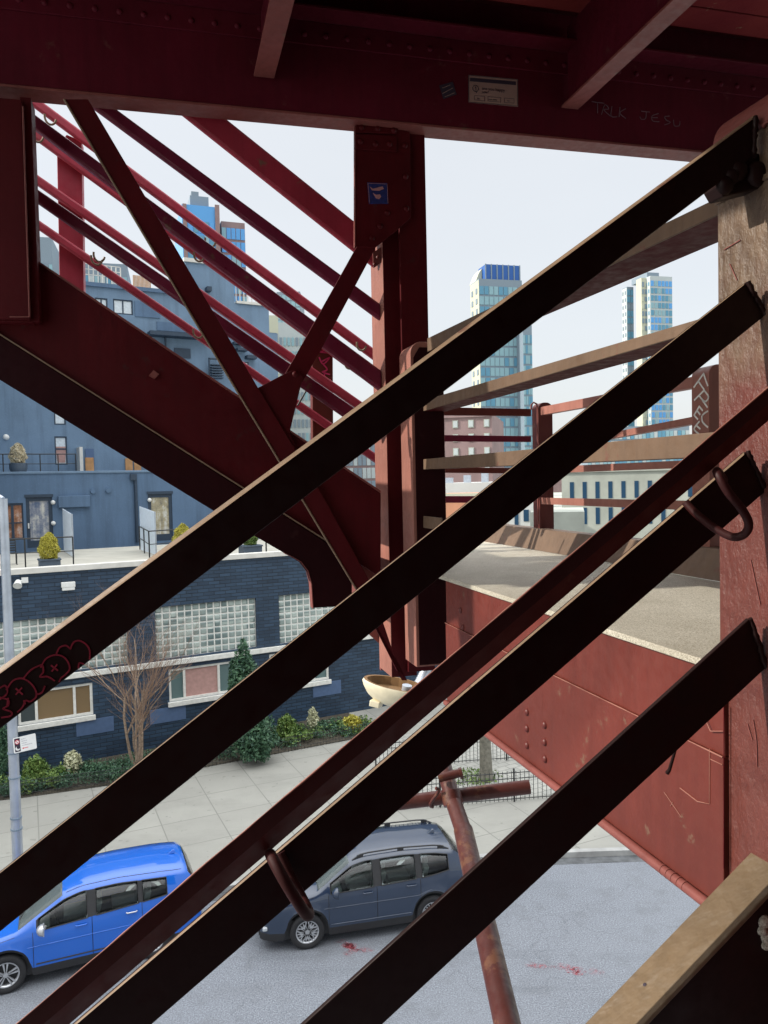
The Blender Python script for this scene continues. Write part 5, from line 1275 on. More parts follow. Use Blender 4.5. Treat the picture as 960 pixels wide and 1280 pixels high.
mb = MB(); mb.prism([sgp(.03, 0), sgp(.97, 0), sgp(1, .06), sgp(1, .94), sgp(.97, 1), sgp(.03, 1), sgp(0, .94), sgp(0, .06)], -nn * .006); mb.build('plate', 'white', sg)
mb = MB(); mb.prism([sgp(.06, .06, .001), sgp(.30, .06, .001), sgp(.30, .93, .001), sgp(.06, .93, .001)], nn * .001); mb.build('symbol_field', 'ink', sg)
def disc(u, v, r, mat, o, name='symbol'):
    c = sgp(u, v, o); mb = MB(); eu = ex.normalized(); ev = nn.cross(eu); mb.prism([c + (eu * math.cos(2 * math.pi * k / 24) + ev * math.sin(2 * math.pi * k / 24)) * r for k in range(24)], nn * .001); mb.build(name, mat, sg)
rr_ = ex.length * .105
disc(.18, .30, rr_, 'signred', .003); disc(.18, .30, rr_ * .74, 'white', .005); disc(.18, .72, rr_ * .95, 'white', .003); disc(.215, .65, rr_ * .72, 'ink', .005)
mb = MB(); c0 = sgp(.12, .2, .007); c1 = sgp(.24, .4, .007); e_ = (c1 - c0).cross(nn).normalized() * .006; mb.prism([c0 - e_, c1 - e_, c1 + e_, c0 + e_], nn * .001); mb.build('symbol', 'signred', sg)
mb = MB()
for v, u1, w in ((.16, .55, .035), (.30, .62, .03), (.44, .60, .035), (.58, .82, .03)):
    u = .37
    while u < u1: l_ = random.uniform(.03, .08); mb.prism([sgp(u, v, .001), sgp(min(u + l_, u1), v, .001), sgp(min(u + l_, u1), v + w, .001), sgp(u, v + w, .001)], nn * .001); u += l_ + .02
mb.build('print', 'signgrey', sg)
mb = MB(); mb.prism([sgp(.37, .78, .001), sgp(.44, .72, .001), sgp(.44, .76, .001), sgp(.64, .76, .001), sgp(.64, .80, .001), sgp(.44, .80, .001), sgp(.44, .84, .001)], nn * .001); mb.build('arrow', 'signred', sg)
# ================================================================== CARS
def interp(keys, x):
    if x <= keys[0][0]: return keys[0][1]
    for (a_, va), (b_, vb) in zip(keys, keys[1:]):
        if x <= b_: 
            t = (x - a_) / (b_ - a_); return va + (vb - va) * t
    return keys[-1][1]
def car(name, loc, az, label, paint, K, spokes='star', rails=True, seam=True):
    t = thing(name, (loc.x, loc.y, 0), label, 'car'); del t['_w']; t.rotation_euler.z = R(90 - az)
    L, Wd, fx, rx, wr = K['L'], K['W'], K['fx'], K['rx'], K['r']
    def sm(keys, x):   # smoothed interpolation
        return sum(interp(keys, x + d) * w for d, w in ((-.08, .15), (-.04, .2), (0, .3), (.04, .2), (.08, .15))) if .1 < x < L - .1 else interp(keys, x)
    xs = []; x = 0
    while x < L + 1e-6: xs.append(round(x, 4)); x += .04
    crit = sorted(set([K['cowl'], K['wtop']] + [v for w in K['win'] for v in w]))
    xs = sorted(set([min(crit, key=lambda c: abs(c - q)) if min(abs(c - q) for c in crit) < .02 else q for q in xs]))
    Ar = wr + .075; zc = wr
    rows = []
    for x in xs:
        zb = .24
        for wx in (fx, rx):
            if abs(x - wx) < Ar: zb = max(zb, zc + math.sqrt(Ar ** 2 - (x - wx) ** 2))
        plan = interp([(0, .70), (.06, .80), (.2, .90), (.5, .965), (.9, 1), (L - .9, 1), (L - .35, .965), (L - .08, .90), (L, .84)], x)
        w = Wd / 2 * plan
        zB = sm(K['belt'], x); zG = max(sm(K['gtop'], x), zB + .015); zR = max(sm(K['roof'], x), zG + .02)
        z1 = max(.40, min(zb + .075, zB - .1)) if zb < .7 else zb + .065
        z2 = max(z1 + .03, min(.80, zB - .08)) if zB - .08 > z1 + .03 else z1 + .02
        zBm = max(zB, z2 + .02)
        inset = .05 if abs(x - fx) < Ar or abs(x - rx) < Ar else .03
        y1 = w; wB = w - .035; wG = wB - (zG - zBm) * .36 - .02; wR = wG - .05
        rows.append([(w - .025 + (.0 if zb > .3 else 0), zb), (y1 + (.012 if zb > .3 else -.004), z1), (w, z2), (w - .008, (z2 + zBm) / 2), (wB, zBm), (wG, zG), (wR, zG + (zR - zG) * .62), (wR * .62, zG + (zR - zG) * .93), (0, zR)])
    nR = len(rows[0]); parts = {}
    def part(k): return parts.setdefault(k, MB())
    def cls(i, j):
        xm = (xs[i] + xs[i + 1]) / 2
        if j == 0: return 'cladding'
        if j == 4:
            for a_, b_ in K['win']:
                if a_ < xm < b_: return 'side_window'
            if K['win'][0][0] - .02 < xm < K['win'][-1][1] + .02: return 'pillar'
        if j >= 6 and K['cowl'] < xm < K['wtop']: return 'windshield'
        if j >= 6 and K['rg'][0] < xm < K['rg'][1]: return 'rear_window'
        if j in (1, 2, 3):
            for k, (a_, b_) in enumerate(K['doors']):
                if a_ < xm < b_: return 'door%d' % k
        return 'body'
    for sgn in (-1, 1):
        for i in range(len(xs) - 1):
            for j in range(nR - 1):
                a_, b_, c_, d_ = rows[i][j], rows[i + 1][j], rows[i + 1][j + 1], rows[i][j + 1]
                q = [(xs[i], sgn * a_[0], a_[1]), (xs[i + 1], sgn * b_[0], b_[1]), (xs[i + 1], sgn * c_[0], c_[1]), (xs[i], sgn * d_[0], d_[1])]
                c = cls(i, j); key = c if c in ('body', 'cladding', 'pillar', 'windshield', 'rear_window') else (c, sgn)
                part(key).add(q, [[0, 1, 2, 3]], 0, True)
    for i in (0, len(xs) - 1):
        ring = [(xs[i], y, z_) for y, z_ in rows[i]] + [(xs[i], -y, z_) for y, z_ in rows[i][::-1][1:]]
        part('body').add(ring, [list(range(len(ring)))])
    mats = {'body': paint, 'cladding': 'black_plastic', 'pillar': 'black_plastic', 'windshield': 'windscreen', 'rear_window': 'carglass'}
    doors = {}
    for k, mb in parts.items():
        nm = k if isinstance(k, str) else k[0]
        pn = 'door' if nm.startswith('door') else nm
        mt = mats.get(nm, paint if pn == 'door' else 'carglass')
        # merge vertices for smooth shading
        o = mb.build(pn, mt, t)
        bm = bmesh.new(); bm.from_mesh(o.data); bmesh.ops.remove_doubles(bm, verts=bm.verts, dist=.0008); bmesh.ops.recalc_face_normals(bm, faces=bm.faces); bm.to_mesh(o.data); bm.free()
        if pn == 'door': doors[k] = o
        if nm in ('side_window', 'windshield', 'rear_window'): 
            md = o.modifiers.new('thickness', 'SOLIDIFY'); md.thickness = .004
    # shut lines
    def rowpt(x, j, sgn, off=.003):
        i = min(range(len(xs)), key=lambda q: abs(xs[q] - x)); y, z_ = rows[i][j]; return Vector((x, sgn * (y + off), z_))
    mb = MB()
    for sgn in (-1, 1):
        for a_, b_ in K['doors']:
            for x in (a_, b_):
                pts = [rowpt(x, j, sgn, .0) for j in (1, 2, 3, 4)]; mb.tube(pts, .0055, 4, False)
        pts = [rowpt(.35 + .04 * k, 4, sgn, -.002) for k in range(int((K['cowl'] - .35) / .04))]; mb.tube(pts, .004, 4, False)
    mb.build('shut_line', 'black_plastic', t)
    for sgn in (-1, 1):
        mb = MB(); mb.tube([rowpt(K['doors'][0][0] - .1 + .1 * k, 2, sgn, -.004) for k in range(int((K['doors'][1][1] + .5 - K['doors'][0][0]) / .1))], .010, 6); mb.build('side_crease', paint, t)
        mb = MB(); mb.tube([rowpt(K['doors'][0][0] + .04 + .1 * k, 1, sgn, .004) + z * .06 for k in range(int((K['doors'][1][1] - .1 - K['doors'][0][0]) / .1))], .013, 6); mb.build('door_moulding', 'black_plastic' if paint == 'carblue' else paint, t)
    for sy in (-.45, .25):
        mb = MB(); mb.tube([(K['cowl'] + .02, sy, K['cowlz'] + .105), (K['cowl'] + .12, sy + .35, K['cowlz'] + .175)], .010, 6); mb.build('wiper', 'black_plastic', t)
    for (k, sgn), o in doors.items():
        kk = int(k[-1]); xh = K['doors'][kk][1] - .20; p = rowpt(xh, 3, sgn, .0) + z * .07
        mb = MB(); mb.tube([p - Vector((.10, 0, 0)), p + Vector((-.08, sgn * .03, 0)), p + Vector((.08, sgn * .03, 0)), p + Vector((.10, 0, 0))], .014, 8); mb.build('handle', paint if kk == 0 and paint == 'carblue' else 'alloy' if paint == 'carblue' else paint, o)
    # chrome/black sill strip under windows, window gasket
    mb = MB()
    for sgn in (-1, 1):
        for a_, b_ in K['win']:
            lo = []; hi = []
            for x in [q for q in xs if a_ - .001 <= q <= b_ + .001]: lo.append(rowpt(x, 4, sgn, .002)); hi.append(rowpt(x, 5, sgn, .002))
            mb.tube(lo + hi[::-1] + [lo[0]], .011, 5, False)
    mb.build('window_gasket', 'black_plastic', t)
    # underbody + interior
    mb = MB(); mb.b2(.25, L - .25, -Wd / 2 + .12, Wd / 2 - .12, .22, .60); mb.b2(.15, L - .15, -Wd / 2 + .30, Wd / 2 - .30, .2, .5); mb.build('underbody', 'black_plastic', t)
    mb = MB(); mb.b2(K['cowl'] + .25, K['cowl'] + .55, -.72, .72, .7, K['cowlz'] - .06)
    for sx in (K['seat'], K['seat'] + .95):
        for sy in (-.38, .38):
            mb.b2(sx, sx + .5, sy - .26, sy + .26, .55, .72); mb.prism([(sx + .45, sy - .25, .7), (sx + .6, sy - .25, .7), (sx + .74, sy - .22, 1.22), (sx + .62, sy - .22, 1.22)], (0, .46, 0)); mb.b2(sx + .64, sx + .74, sy - .12, sy + .12, 1.26, 1.42)
    mb.build('seats', 'seatgrey', t, bevel=.02)
    mb = MB(); c_ = Vector((K['seat'] - .12, -.38, 1.0)); mb.tube([c_ + Vector((-.05 * math.sin(a_), .18 * math.cos(a_), .18 * math.sin(a_))) for a_ in [k * .45 for k in range(15)]], .015, 6); mb.build('steering_wheel', 'black_plastic', t)
    # mirrors
    for sgn in (-1, 1):
        p = rowpt(K['win'][0][0] + .14, 4, sgn, .0) + z * .05
        mb = MB(); mb.tube([p, p + Vector((-.02, sgn * .10, .02))], .03, 8)
        vs = p + Vector((-.03, sgn * .20, .05)); dome(mb, vs, (-1, 0, 0), .115, .12, n=14); mb.box(vs + Vector((.01, 0, 0)), .02, .21, .17)
        mb.build('mirror', 'alloy' if paint == 'carblue' else paint, t, bevel=.01)
    if rails:
        for sgn in (-1, 1):
            x0, x1 = K['rail']; n = 12; pts = []
            for k in range(n + 1):
                x = x0 + (x1 - x0) * k / n; p = rowpt(x, 6, sgn, -.02); pts.append(p + z * (.065 if 0 < k < n else .0))
            mb = MB(); mb.tube(pts, .017, 8)
            for k in (1, 6, 11): mb.box(pts[k] - z * .035, .13, .035, .06)
            mb.build('roof_rail', 'black_plastic', t)
    else:
        mb = MB()
        for sgn in (-1, 1):
            pts = [rowpt(K['wtop'] + .05 + .1 * k, 6, sgn, -.03) + z * .005 for k in range(int((K['rg'][0] - K['wtop']) / .1))]
            mb.tube(pts, .008, 5)
        mb.build('roof_channel', 'black_plastic', t)
    mb = MB(); xr = K['rg'][0] - .35; i = min(range(len(xs)), key=lambda q: abs(xs[q] - xr)); zr = rows[i][-1][1]
    mb.prism([(xr, -.025, zr - .01), (xr + .18, -.03, zr - .01), (xr + .17, -.004, zr + .07), (xr + .12, -.004, zr + .06)], (0, .05, 0)); mb.build('antenna', paint, t, bevel=.01)
    # lamps, grille, bumper, plate
    for sgn in (-1, 1):
        mb = MB(); lx = [.05, .12, .25, .42, .58]; lo = []; hi = []
        for x in lx: p = rowpt(x, 3, sgn, .006); lo.append(Vector((p.x, p.y, .70 + x * .10))); hi.append(Vector((p.x, p.y - sgn * .02, .84 + x * .14)))
        for k in range(len(lx) - 1): mb.add([lo[k], lo[k + 1], hi[k + 1], hi[k], lo[k] - Vector((0, sgn * .03, 0)), lo[k + 1] - Vector((0, sgn * .03, 0)), hi[k + 1] - Vector((0, sgn * .03, 0)), hi[k] - Vector((0, sgn * .03, 0))], [[0, 1, 2, 3], [3, 2, 6, 7], [0, 4, 5, 1]])
        mb.build('headlight', 'lamp_lens', t)
        mb = MB(); p = rowpt(L - .12, 3, sgn, .008); mb.box((L - .17, p.y, 1.02), .24, .04, .20); mb.build('tail_light', 'signred', t, bevel=.02)
        mb = MB(); p = rowpt(.18, 1, sgn, 0); mb.box((.10, sgn * (abs(p.y) - .06), .50), .10, .16, .08); mb.build('fog_light', 'lamp_lens', t, bevel=.02)
    mb = MB(); mb.b2(-.02, .06, -.5, .5, .52, .78); mb.b2(-.02, .10, -.62, .62, .30, .44); mb.build('grille', 'black_plastic', t, bevel=.015)
    # wheels
    for wx in (fx, rx):
        for sgn in (-1, 1):
            w = MB(); y0 = sgn * (Wd / 2 - .235); y1 = sgn * (Wd / 2 - .02)
            prof = [(y0, wr * .66), (y0, wr * .93), (y0 + sgn * .03, wr), (y1 - sgn * .03, wr), (y1, wr * .94), (y1 + sgn * .002, wr * .80), (y1 - sgn * .012, wr * .67), (y1 - sgn * .05, wr * .66)]
            n = 40; vs = []; f_ = []
            for yy, r_ in prof:
                for k in range(n): a_ = 2 * math.pi * k / n; vs.append((wx + math.cos(a_) * r_, yy, wr + math.sin(a_) * r_))
            for q in range(len(prof) - 1):
                for k in range(n): f_.append([q * n + k, q * n + (k + 1) % n, (q + 1) * n + (k + 1) % n, (q + 1) * n + k])
            w.add(vs, f_, 0, True)
            wo = w.build('wheel', 'rubber', t)
            rm = MB(); yf = y1 - sgn * .018
            vs = []; f_ = []
            for yy, r_ in ((yf, wr * .665), (yf, wr * .60), (yf - sgn * .09, wr * .585), (yf - sgn * .10, .02)):
                for k in range(n): a_ = 2 * math.pi * k / n; vs.append((wx + math.cos(a_) * r_, yy, wr + math.sin(a_) * r_))
            for q in range(2):
                for k in range(n): f_.append([q * n + k, q * n + (k + 1) % n, (q + 1) * n + (k + 1) % n, (q + 1) * n + k])
            rm.add(vs, f_, 0, True)
            bk_ = [[2 * n + k, 2 * n + (k + 1) % n, 3 * n + (k + 1) % n, 3 * n + k] for k in range(n)]; rm.add(vs, bk_, 1)
            def pol(a_, r_, yy=yf): return (wx + math.cos(a_) * r_, yy, wr + math.sin(a_) * r_)
            th = Vector((0, -sgn * .03, 0))
            for k in range(5):
                A_ = 2 * math.pi * k / 5 + .3
                if spokes == 'star':
                    for dlt in (-1, 1):
                        rm.prism([pol(A_ + dlt * .05, wr * .12), pol(A_ + dlt * .34, wr * .38), pol(A_ + dlt * .16, wr * .62), pol(A_ + dlt * .04, wr * .62), pol(A_ + dlt * .20, wr * .38)], th)
                    rm.prism([pol(A_ + .628 - .16, wr * .62), pol(A_ + .628 - .30, wr * .40), pol(A_ + .628, wr * .20), pol(A_ + .628 + .30, wr * .40), pol(A_ + .628 + .16, wr * .62), pol(A_ + .628, wr * .36)], th)
                else:
                    for dlt in (-.17, .17):
                        rm.prism([pol(A_ + dlt * 1.6 - .14, wr * .14), pol(A_ + dlt * 1.6 + .14, wr * .14), pol(A_ + dlt + .075, wr * .62), pol(A_ + dlt - .075, wr * .62)], th)
            rm.prism([pol(2 * math.pi * k / 16, wr * .13, yf + sgn * .004) for k in range(16)], th)
            rm.build('rim', ['alloy', 'black_plastic'], wo)
    return t
az1 = 67.5; az2 = 77
def carloc(px, py, az, fx, W_):
    g_ = onH(px, py, 0); d = azv(az); lf = Vector((-d.y, d.x, 0)); return g_ - d * fx + lf * (W_ / 2 - .03)
KB = dict(L=4.6, W=1.85, fx=.93, rx=3.59, r=.362, cowl=1.16, cowlz=1.05, wtop=1.98, rg=(4.36, 4.56), seat=1.95, rail=(2.1, 4.0),
          belt=[(0, .62), (.08, .78), (.3, .90), (.8, .99), (1.2, 1.06), (1.5, 1.07), (2.5, 1.13), (3.5, 1.20), (4.1, 1.25), (4.5, 1.12), (4.6, .9)],
          gtop=[(0, .63), (.1, .82), (.4, .94), (1.16, 1.09), (1.98, 1.50), (2.3, 1.575), (3.0, 1.59), (3.7, 1.55), (4.30, 1.50), (4.50, 1.22), (4.6, .95)],
          roof=[(0, .66), (.08, .84), (.4, 1.0), (1.16, 1.13), (1.98, 1.62), (2.35, 1.69), (3.0, 1.71), (3.8, 1.68), (4.36, 1.62), (4.40, 1.55), (4.54, 1.22), (4.6, 1.0)],
          win=[(1.50, 2.42), (2.56, 3.38), (3.44, 3.92)], doors=[(1.42, 2.48), (2.48, 3.42)])
car('parked_car', carloc(8, 1243, az1, KB['fx'], KB['W']), az1, 'bright blue compact SUV parked nose left at the lower left', 'carblue', KB, 'spoke', rails=False)
KG = dict(L=4.62, W=1.80, fx=.95, rx=3.62, r=.358, cowl=1.18, cowlz=1.05, wtop=1.90, rg=(4.10, 4.46), seat=1.95, rail=(1.95, 4.05),
          belt=[(0, .66), (.06, .80), (.25, .93), (.8, 1.01), (1.2, 1.07), (1.5, 1.08), (2.5, 1.11), (3.5, 1.16), (4.1, 1.25), (4.5, 1.18), (4.62, .9)],
          gtop=[(0, .67), (.1, .86), (.4, .97), (1.18, 1.10), (1.90, 1.52), (2.2, 1.58), (3.0, 1.60), (3.7, 1.57), (4.10, 1.50), (4.46, 1.25), (4.62, .95)],
          roof=[(0, .70), (.08, .90), (.4, 1.04), (1.18, 1.14), (1.90, 1.63), (2.2, 1.69), (3.0, 1.71), (3.8, 1.68), (4.2, 1.63), (4.5, 1.28), (4.62, 1.0)],
          win=[(1.45, 2.36), (2.50, 3.30), (3.40, 4.0)], doors=[(1.40, 2.42), (2.42, 3.36)])
car('parked_car', carloc(385, 1187, az2, KG['fx'], KG['W']), az2, 'slate grey SUV with roof rails parked ahead of the rusty pipe', 'cargrey', KG, 'star')
# ================================================================== SKYLINE
def tower(px0, px1, ytop, Z, depth, label, rot, spec, name='tower', side_mat='conc_yellow', body='mull', nx=8, fh=3.4, panes=('skyglass', 'skyglass2', 'skyglass2'), side_n=2, gap=.14, side_panes=('mull',), cat='tower', ybot=None):
    a_ = P(px0, 600, Z); b_ = onPl(px1, 600, a_, Vector((math.sin(rot), -math.cos(rot), 0)) * 1.0)
    top = P((px0 + px1) / 2, ytop, ((a_ + b_) / 2).y).z; w = (b_ - a_).length
    t = thing(name, (a_.x, a_.y, 0), label, cat); del t['_w']; t.rotation_euler.z = math.atan2((b_ - a_).y, (b_ - a_).x)
    mb = MB(); mb.b2(0, w, 0, depth, 0, top); mb.build('wall', [body], t)
    fl = int((top - 1) / fh); z0 = max(1, fl - 60); cw = w / nx
    lib = {p: MB() for p in panes}
    rnd = random.Random(int(px0))
    pr = [MB() for _ in panes]
    for i in range(nx):
        for j in range(fl):
            if j * fh < CAM.z - 14: continue
            k = rnd.choice(range(len(panes))) if spec == 'mix' else (0 if (i // 2 + j) % 3 else len(panes) - 1) if spec == 'alt' else (0 if i < nx * .5 else -1)
            pr[k].b2(i * cw + cw * gap / 2, (i + 1) * cw - cw * gap / 2, -.15, .05, j * fh + fh * gap, (j + 1) * fh - .05 * fh)
    for m_, p_ in zip(panes, pr):
        if p_.v: o = p_.build('window', m_, t); o['kind'] = 'stuff'
    if side_mat:
        mb = MB(); mb.b2(-.12, 0, .05, depth - .05, 0, top - .4); mb.build('side_wall', side_mat, t)
        mb = MB()
        for i in range(side_n):
            y0 = depth * (i + .35) / side_n; 
            for j in range(fl):
                if j * fh < CAM.z - 14: continue
                mb.b2(-.3, -.121, y0, y0 + depth / side_n * .35, j * fh + 1, (j + 1) * fh - .6)
        if mb.v: o = mb.build('side_window', side_panes[0], t); o['kind'] = 'stuff'
    return t, w, top
rt = R(14)
t, w, top = tower(603, 656, 352, 260, 8, 'tall glass tower with a yellow side and dark blue crown behind the big slanting bar', rt, 'mix', nx=9)
mb = MB(); mb.b2(w * .18, w * .98, 1, 7.5, top, top + 5.2); mb.build('crown', 'skyglass3', t)
mb = MB(); 
for k in range(7): mb.b2(w * .18 + w * .8 * k / 6 - .2, w * .18 + w * .8 * k / 6 + .2, .8, 1, top, top + 5.3)
mb.build('crown_fin', 'mull', t)
mb = MB(); mb.prism([(w * .02, 4, top), (w * .17, 4, top), (w * .17, 4, top + 4.5), (w * .1, 4, top + 3)], (0, 6, 0)); mb.build('roof_fin', 'conc_yellow', t)
t, w, top = tower(656.5, 667.5, 408, 258, 12, 'lower pale blue glass slab attached to the right of the yellow sided tower', rt, 'mix', nx=4, side_mat=None, panes=('skyglass2', 'skyglass'))
t, w, top = tower(815, 842, 348, 330, 5, 'blue glass high-rise with ribbed corners at the right under the sloping rail', rt, 'mix', nx=6, fh=3.1, body='conc_pale', gap=.22, side_mat='conc_pale', side_n=3, side_panes=('skyglass',), panes=('skyglass', 'skyglass2', 'azure'))
mb = MB(); mb.b2(w * .1, w * .65, 4, 16, top, top + 2.6); mb.build('crown', 'mull', t)
t, w, top = tower(804, 814, 350, 332, 4, 'cream and green strip of high-rise left of the ribbed blue one', rt, 'mix', nx=3, fh=3.1, side_mat=None, body='conc_yellow', gap=.3, panes=('mull', 'conc_yellow'))
t, w, top = tower(786, 794, 361, 345, 4, 'slim shadowed slab tower with small balconies at the right', rt, 'alt', nx=2, fh=3.1, side_mat='conc_pale', body='mull', panes=('skyglass', 'mull'))
t, w, top = tower(238, 284, 262, 190, 20, 'blue glass tower with a brown stripe seen through the far stair rails', R(20), 'mix', nx=7, side_mat=None, body='azure', panes=('azure', 'skyglass', 'skyglass2'))
mb = MB(); mb.b2(w * .02, w * .12, -.4, 0, 0, top); mb.b2(w * .88, w, -.4, 0, 0, top + .5); mb.build('stripe', 'brickfar', t)
mb = MB(); mb.b2(w * .25, w * .75, 2, 10, top, top + 3); mb.b2(w * .3, w * .5, 3, 8, top + 3, top + 4.4); mb.build('roof_plant', 'mull', t)
tower(286, 315, 282, 196, 14, 'brown and blue gridded tower right of the brown striped one', R(20), 'mix', nx=5, side_mat=None, body='brickfar', panes=('azure', 'skyglass2'))
tower(352, 381, 367, 420, 22, 'distant pale blue tower behind the nearer stair rails', R(0), 'mix', nx=5, side_mat=None, panes=('skyglass2',))
tower(337, 353, 396, 150, 16, 'cream gridded apartment tower right of the dark end wall', R(10), 'mix', nx=5, fh=3, side_mat=None, body='conc_yellow', gap=.35, panes=('mull', 'conc_pale'))
tower(353, 398, 405, 170, 16, 'pale grey blue gridded apartment tower behind the magenta scribbled post', R(10), 'mix', nx=9, fh=3, side_mat=None, body='conc_pale', gap=.35, panes=('mull', 'skyglass2'))
tower(398, 475, 545, 200, 20, 'low pinkish grey block behind the foot of the far stair', R(5), 'mix', nx=14, side_mat=None, body='brickfar', panes=('mull', 'conc_pale'), name='apartment_block', cat='building')
tower(46, 76, 300, 130, 14, 'pale blue building beside the left hanging post', R(15), 'mix', nx=6, side_mat=None, panes=('skyglass2', 'mull'), name='apartment_block', cat='building')
tower(106, 168, 332, 150, 14, 'pale blue glass building behind the roof terrace railing', R(15), 'mix', nx=9, side_mat=None, panes=('skyglass2', 'skyglass', 'conc_pale'), name='apartment_block', cat='building')
tower(735, 862, 533, 300, 14, 'long low pale blue glass block behind the far landing rails', R(-5), 'mix', nx=26, side_mat=None, panes=('skyglass', 'skyglass2', 'conc_pale'), name='office_block', cat='building')
def fwin(t, w, rows_, y, sx, n, ww, wh, frame, pane):
    for hz in rows_:
        for k in range(n):
            x = sx + k * (w - 2 * sx) / max(1, n - 1)
            mb = MB(); mb.b2(x - ww / 2 - .12, x + ww / 2 + .12, y - .12, y, hz - wh / 2 - .12, hz + wh / 2 + .12); f_ = mb.build('window', frame, t)
            mb = MB(); mb.b2(x - ww / 2, x + ww / 2, y - .16, y - .121, hz - wh / 2, hz + wh / 2); mb.build('pane', pane, f_)
def block(px0, px1, ytop, Z, depth, label, mat, name='building_block', rot=R(-14)):
    a_ = P(px0, 600, Z); b_ = onPl(px1, 600, a_, Vector((math.sin(rot), -math.cos(rot), 0))); top = P((px0 + px1) / 2, ytop, ((a_ + b_) / 2).y).z; w = (b_ - a_).length
    t = thing(name, (a_.x, a_.y, 0), label, 'building'); del t['_w']; t.rotation_euler.z = math.atan2((b_ - a_).y, (b_ - a_).x)
    mb = MB(); mb.b2(0, w, 0, depth, 0, top); mb.build('wall', mat, t); return t, w, top
t, w, top = block(545, 616, 518, 120, 20, 'pinkish brick building with rows of small windows behind the red rails', 'brickfar', 'brick_block')
fwin(t, w, [CAM.z + (602 - y) * 120 / F for y in (532, 549, 566, 583)], 0, .8, 4, .62, .95, 'greyfar', 'conc_pale')
mb = MB(); mb.b2(-.2, w + .2, -.3, .2, top - .5, top + .1); mb.build('cornice', 'brickfar', t)
t, w, top = block(702, 870, 589, 70, 20, 'grey stone building with a row of tall narrow blue windows', 'greyfar', 'stone_block')
for hz, wh in ((CAM.z + (597 - 612) * 70 / F, 1.5), (CAM.z + (597 - 644) * 70 / F, 1.5)):
    for k in range(11):
        x = .9 + k * 1.12; mb = MB(); mb.b2(x - .18, x + .18, -.03, .05, hz - wh / 2, hz + wh / 2); f_ = mb.build('window', 'bluewin', t)
mb = MB(); mb.b2(-.1, w + .1, -.15, .2, top, top + .25); mb.build('parapet', 'greyfar', t)
t, w, top = block(540, 662, 603, 84, 30, 'low building with a bright flat white roof beyond the landing', 'roofwhite', 'low_block')
mb = MB(); 
for k in range(6): mb.b2(1 + k * 1.9, 1.7 + k * 1.9, 3 + k, 4.2 + k, top, top + .6 + .25 * (k % 3))
mb.build('roof_unit', 'steelgrey', t)
t, w, top = block(540, 610, 618, 70, 10, 'low orange brick building with a yellow roof edge beyond the landing', 'brickorange', 'low_block')
mb = MB(); mb.b2(0, w, -.2, 0, top - .3, top + .1); mb.build('parapet', 'conc_yellow', t)
t, w, top = block(636, 666, 626, 60, 10, 'small white building with a blue doorway next to the corner post', 'roofwhite', 'low_block')
mb = MB(); mb.b2(.4, .7, -.05, .05, top - 1.9, top - .4); mb.b2(1.1, 1.5, -.05, .05, top - 1.6, top - .7); mb.build('window', 'bluewin', t)
t, w, top = block(662, 730, 640, 52, 8, 'low grey wall building at the right of the corner post', 'greyfar', 'low_block')
# distant line of roofs closing the horizon
rnd = random.Random(12)
for k in range(16):
    x = -330 + k * 46 + rnd.uniform(-8, 8)
    t = thing('building_block', (x, 520 + rnd.uniform(-30, 60), 0), 'small far-off pale building on the horizon', 'building', 'far pale buildings along the horizon'); del t['_w']
    mb = MB(); mb.b2(-22, 22, 0, 20, 0, rnd.uniform(9, 17)); mb.build('wall', rnd.choice(['conc_pale', 'greyfar', 'brickfar']), t)
# ================================================================== LIGHT, SKY, CAMERA
SUN_AZ, SUN_EL = -94, 31
sd_ = Vector((math.sin(R(SUN_AZ)) * math.cos(R(SUN_EL)), math.cos(R(SUN_AZ)) * math.cos(R(SUN_EL)), math.sin(R(SUN_EL))))
sl = bpy.data.lights.new('sun', 'SUN'); sl.energy = 3.4; sl.angle = R(.5); sl.color = (1, .93, .82)
so = bpy.data.objects.new('sun', sl); COL.objects.link(so); so.rotation_euler = sd_.to_track_quat('Z', 'Y').to_euler(); so.location = (0, 0, 60)
wd_ = bpy.data.worlds.new('World'); SC.world = wd_; wd_.use_nodes = True; nt = wd_.node_tree; nt.nodes.clear()
out = nt.nodes.new('ShaderNodeOutputWorld'); bg = nt.nodes.new('ShaderNodeBackground'); sky = nt.nodes.new('ShaderNodeTexSky')
sky.sky_type = 'NISHITA'; sky.sun_disc = False; sky.sun_elevation = R(SUN_EL); sky.sun_rotation = R(SUN_AZ); sky.altitude = 0; sky.air_density = 1.0; sky.dust_density = 3.0; sky.ozone_density = 1.0
tc = N(nt, 'ShaderNodeTexCoord'); mp = N(nt, 'ShaderNodeMapping'); mp.inputs['Scale'].default_value = (1, 1, 3)
nt.links.new(tc.outputs['Generated'], mp.inputs[0]); cn_ = N(nt, 'ShaderNodeTexNoise'); cn_.inputs['Scale'].default_value = 2.0; cn_.inputs['Detail'].default_value = 6
nt.links.new(mp.outputs[0], cn_.inputs['Vector'])
cl = ramp(nt, cn_.outputs['Fac'], [(.3, (9.6, 9.8, 9.9)), (.7, (10.1, 10.25, 10.3))])
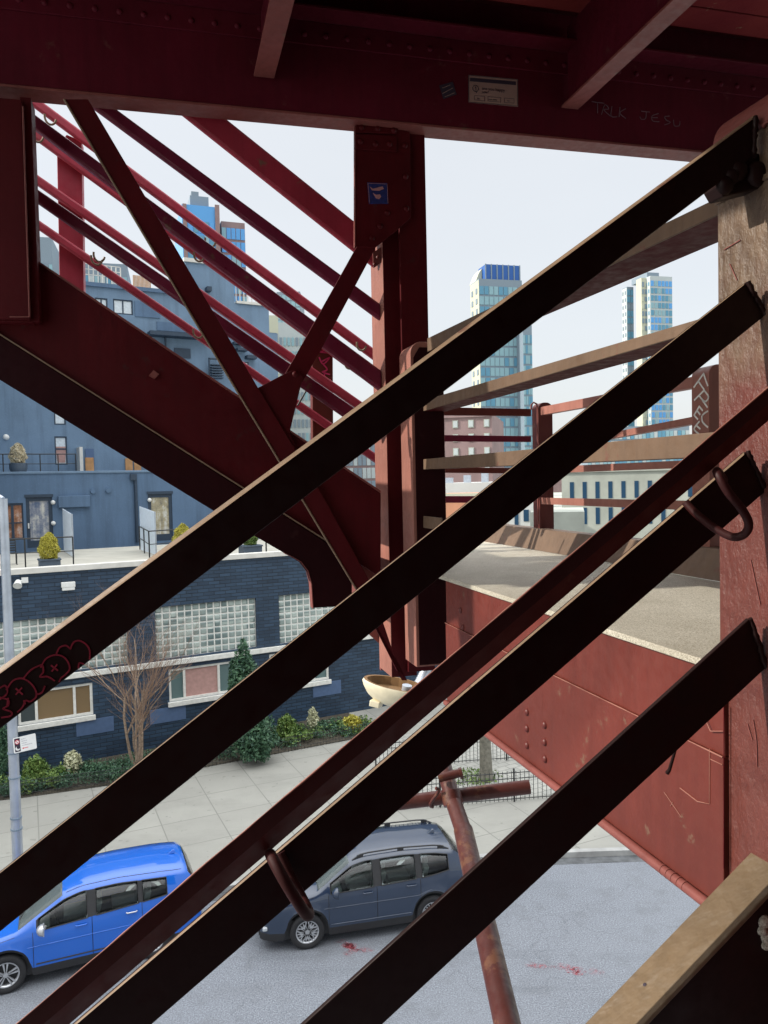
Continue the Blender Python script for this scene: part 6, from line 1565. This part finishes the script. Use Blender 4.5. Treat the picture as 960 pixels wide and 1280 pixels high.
# veil of thin cloud: as under any overcast, brighter overhead than near the horizon
sx_ = N(nt, 'ShaderNodeSeparateXYZ'); nt.links.new(tc.outputs['Generated'], sx_.inputs[0])
zr = ramp(nt, sx_.outputs[2], [(.0, (.24,) * 3), (.45, (.25,) * 3), (.9, (1.1,) * 3)])
mm = N(nt, 'ShaderNodeMix', data_type='RGBA', blend_type='MULTIPLY'); mm.inputs[0].default_value = 1
nt.links.new(cl, mm.inputs[6]); nt.links.new(zr, mm.inputs[7])
mx0 = mixc(nt, .85, sky.outputs[0], mm.outputs[2])
mm2 = N(nt, 'ShaderNodeVectorMath', operation='SCALE'); mm2.inputs['Scale'].default_value = 3.0; nt.links.new(mx0, mm2.inputs[0]); mx = mm2.outputs[0]
nt.links.new(mx, bg.inputs[0]); bg.inputs[1].default_value = .075; nt.links.new(bg.outputs[0], out.inputs[0])
cam = bpy.data.cameras.new('camera'); co = bpy.data.objects.new('camera', cam); COL.objects.link(co); SC.camera = co
co.matrix_world = Matrix.Translation(CAM) @ CM.to_4x4(); cam.sensor_fit = 'AUTO'; cam.sensor_width = 36; cam.lens = F / 1280 * 36; cam.clip_end = 4000; cam.clip_start = .05
SC.view_settings.view_transform = 'Standard'; SC.view_settings.look = 'None'; SC.view_settings.gamma = 1; SC.view_settings.exposure = EXPO
SC.render.engine = 'CYCLES'
for o in bpy.data.objects:
    if '_w' in o: del o['_w']
# separate pieces become parts of their own
for o in list(bpy.data.objects):
    if o.type != 'MESH' or o.name.split('.')[0] not in ('pillar', 'window_gasket', 'roof_unit', 'vent_box', 'band', 'crown_fin', 'stripe', 'seats', 'headlight', 'wall_panel', 'duct', 'shut_line'): continue
    bm = bmesh.new(); bm.from_mesh(o.data); bm.verts.ensure_lookup_table(); seen = set(); isl = []
    for v in bm.verts:
        if v.index in seen: continue
        st_ = [v]; grp = []
        seen.add(v.index)
        while st_:
            a_ = st_.pop(); grp.append(a_.index)
            for e in a_.link_edges:
                b_ = e.other_vert(a_)
                if b_.index not in seen: seen.add(b_.index); st_.append(b_)
        isl.append(set(grp))
    bm.free()
    if len(isl) < 2 or len(isl) > 40: continue
    src = o.data
    for k, g_ in enumerate(isl):
        idx = sorted(g_); mp_ = {v: i for i, v in enumerate(idx)}
        fs_ = [[mp_[v] for v in p.vertices] for p in src.polygons if p.vertices[0] in g_]
        me = bpy.data.meshes.new(src.name); me.from_pydata([src.vertices[v].co[:] for v in idx], [], fs_)
        for m_ in src.materials: me.materials.append(m_)
        sm_ = [p.use_smooth for p in src.polygons if p.vertices[0] in g_]
        for p, q_ in zip(me.polygons, sm_): p.use_smooth = q_
        me.update()
        if k == 0: first_me = me
        else: c = o.copy(); c.data = me; COL.objects.link(c)
    o.data = first_me
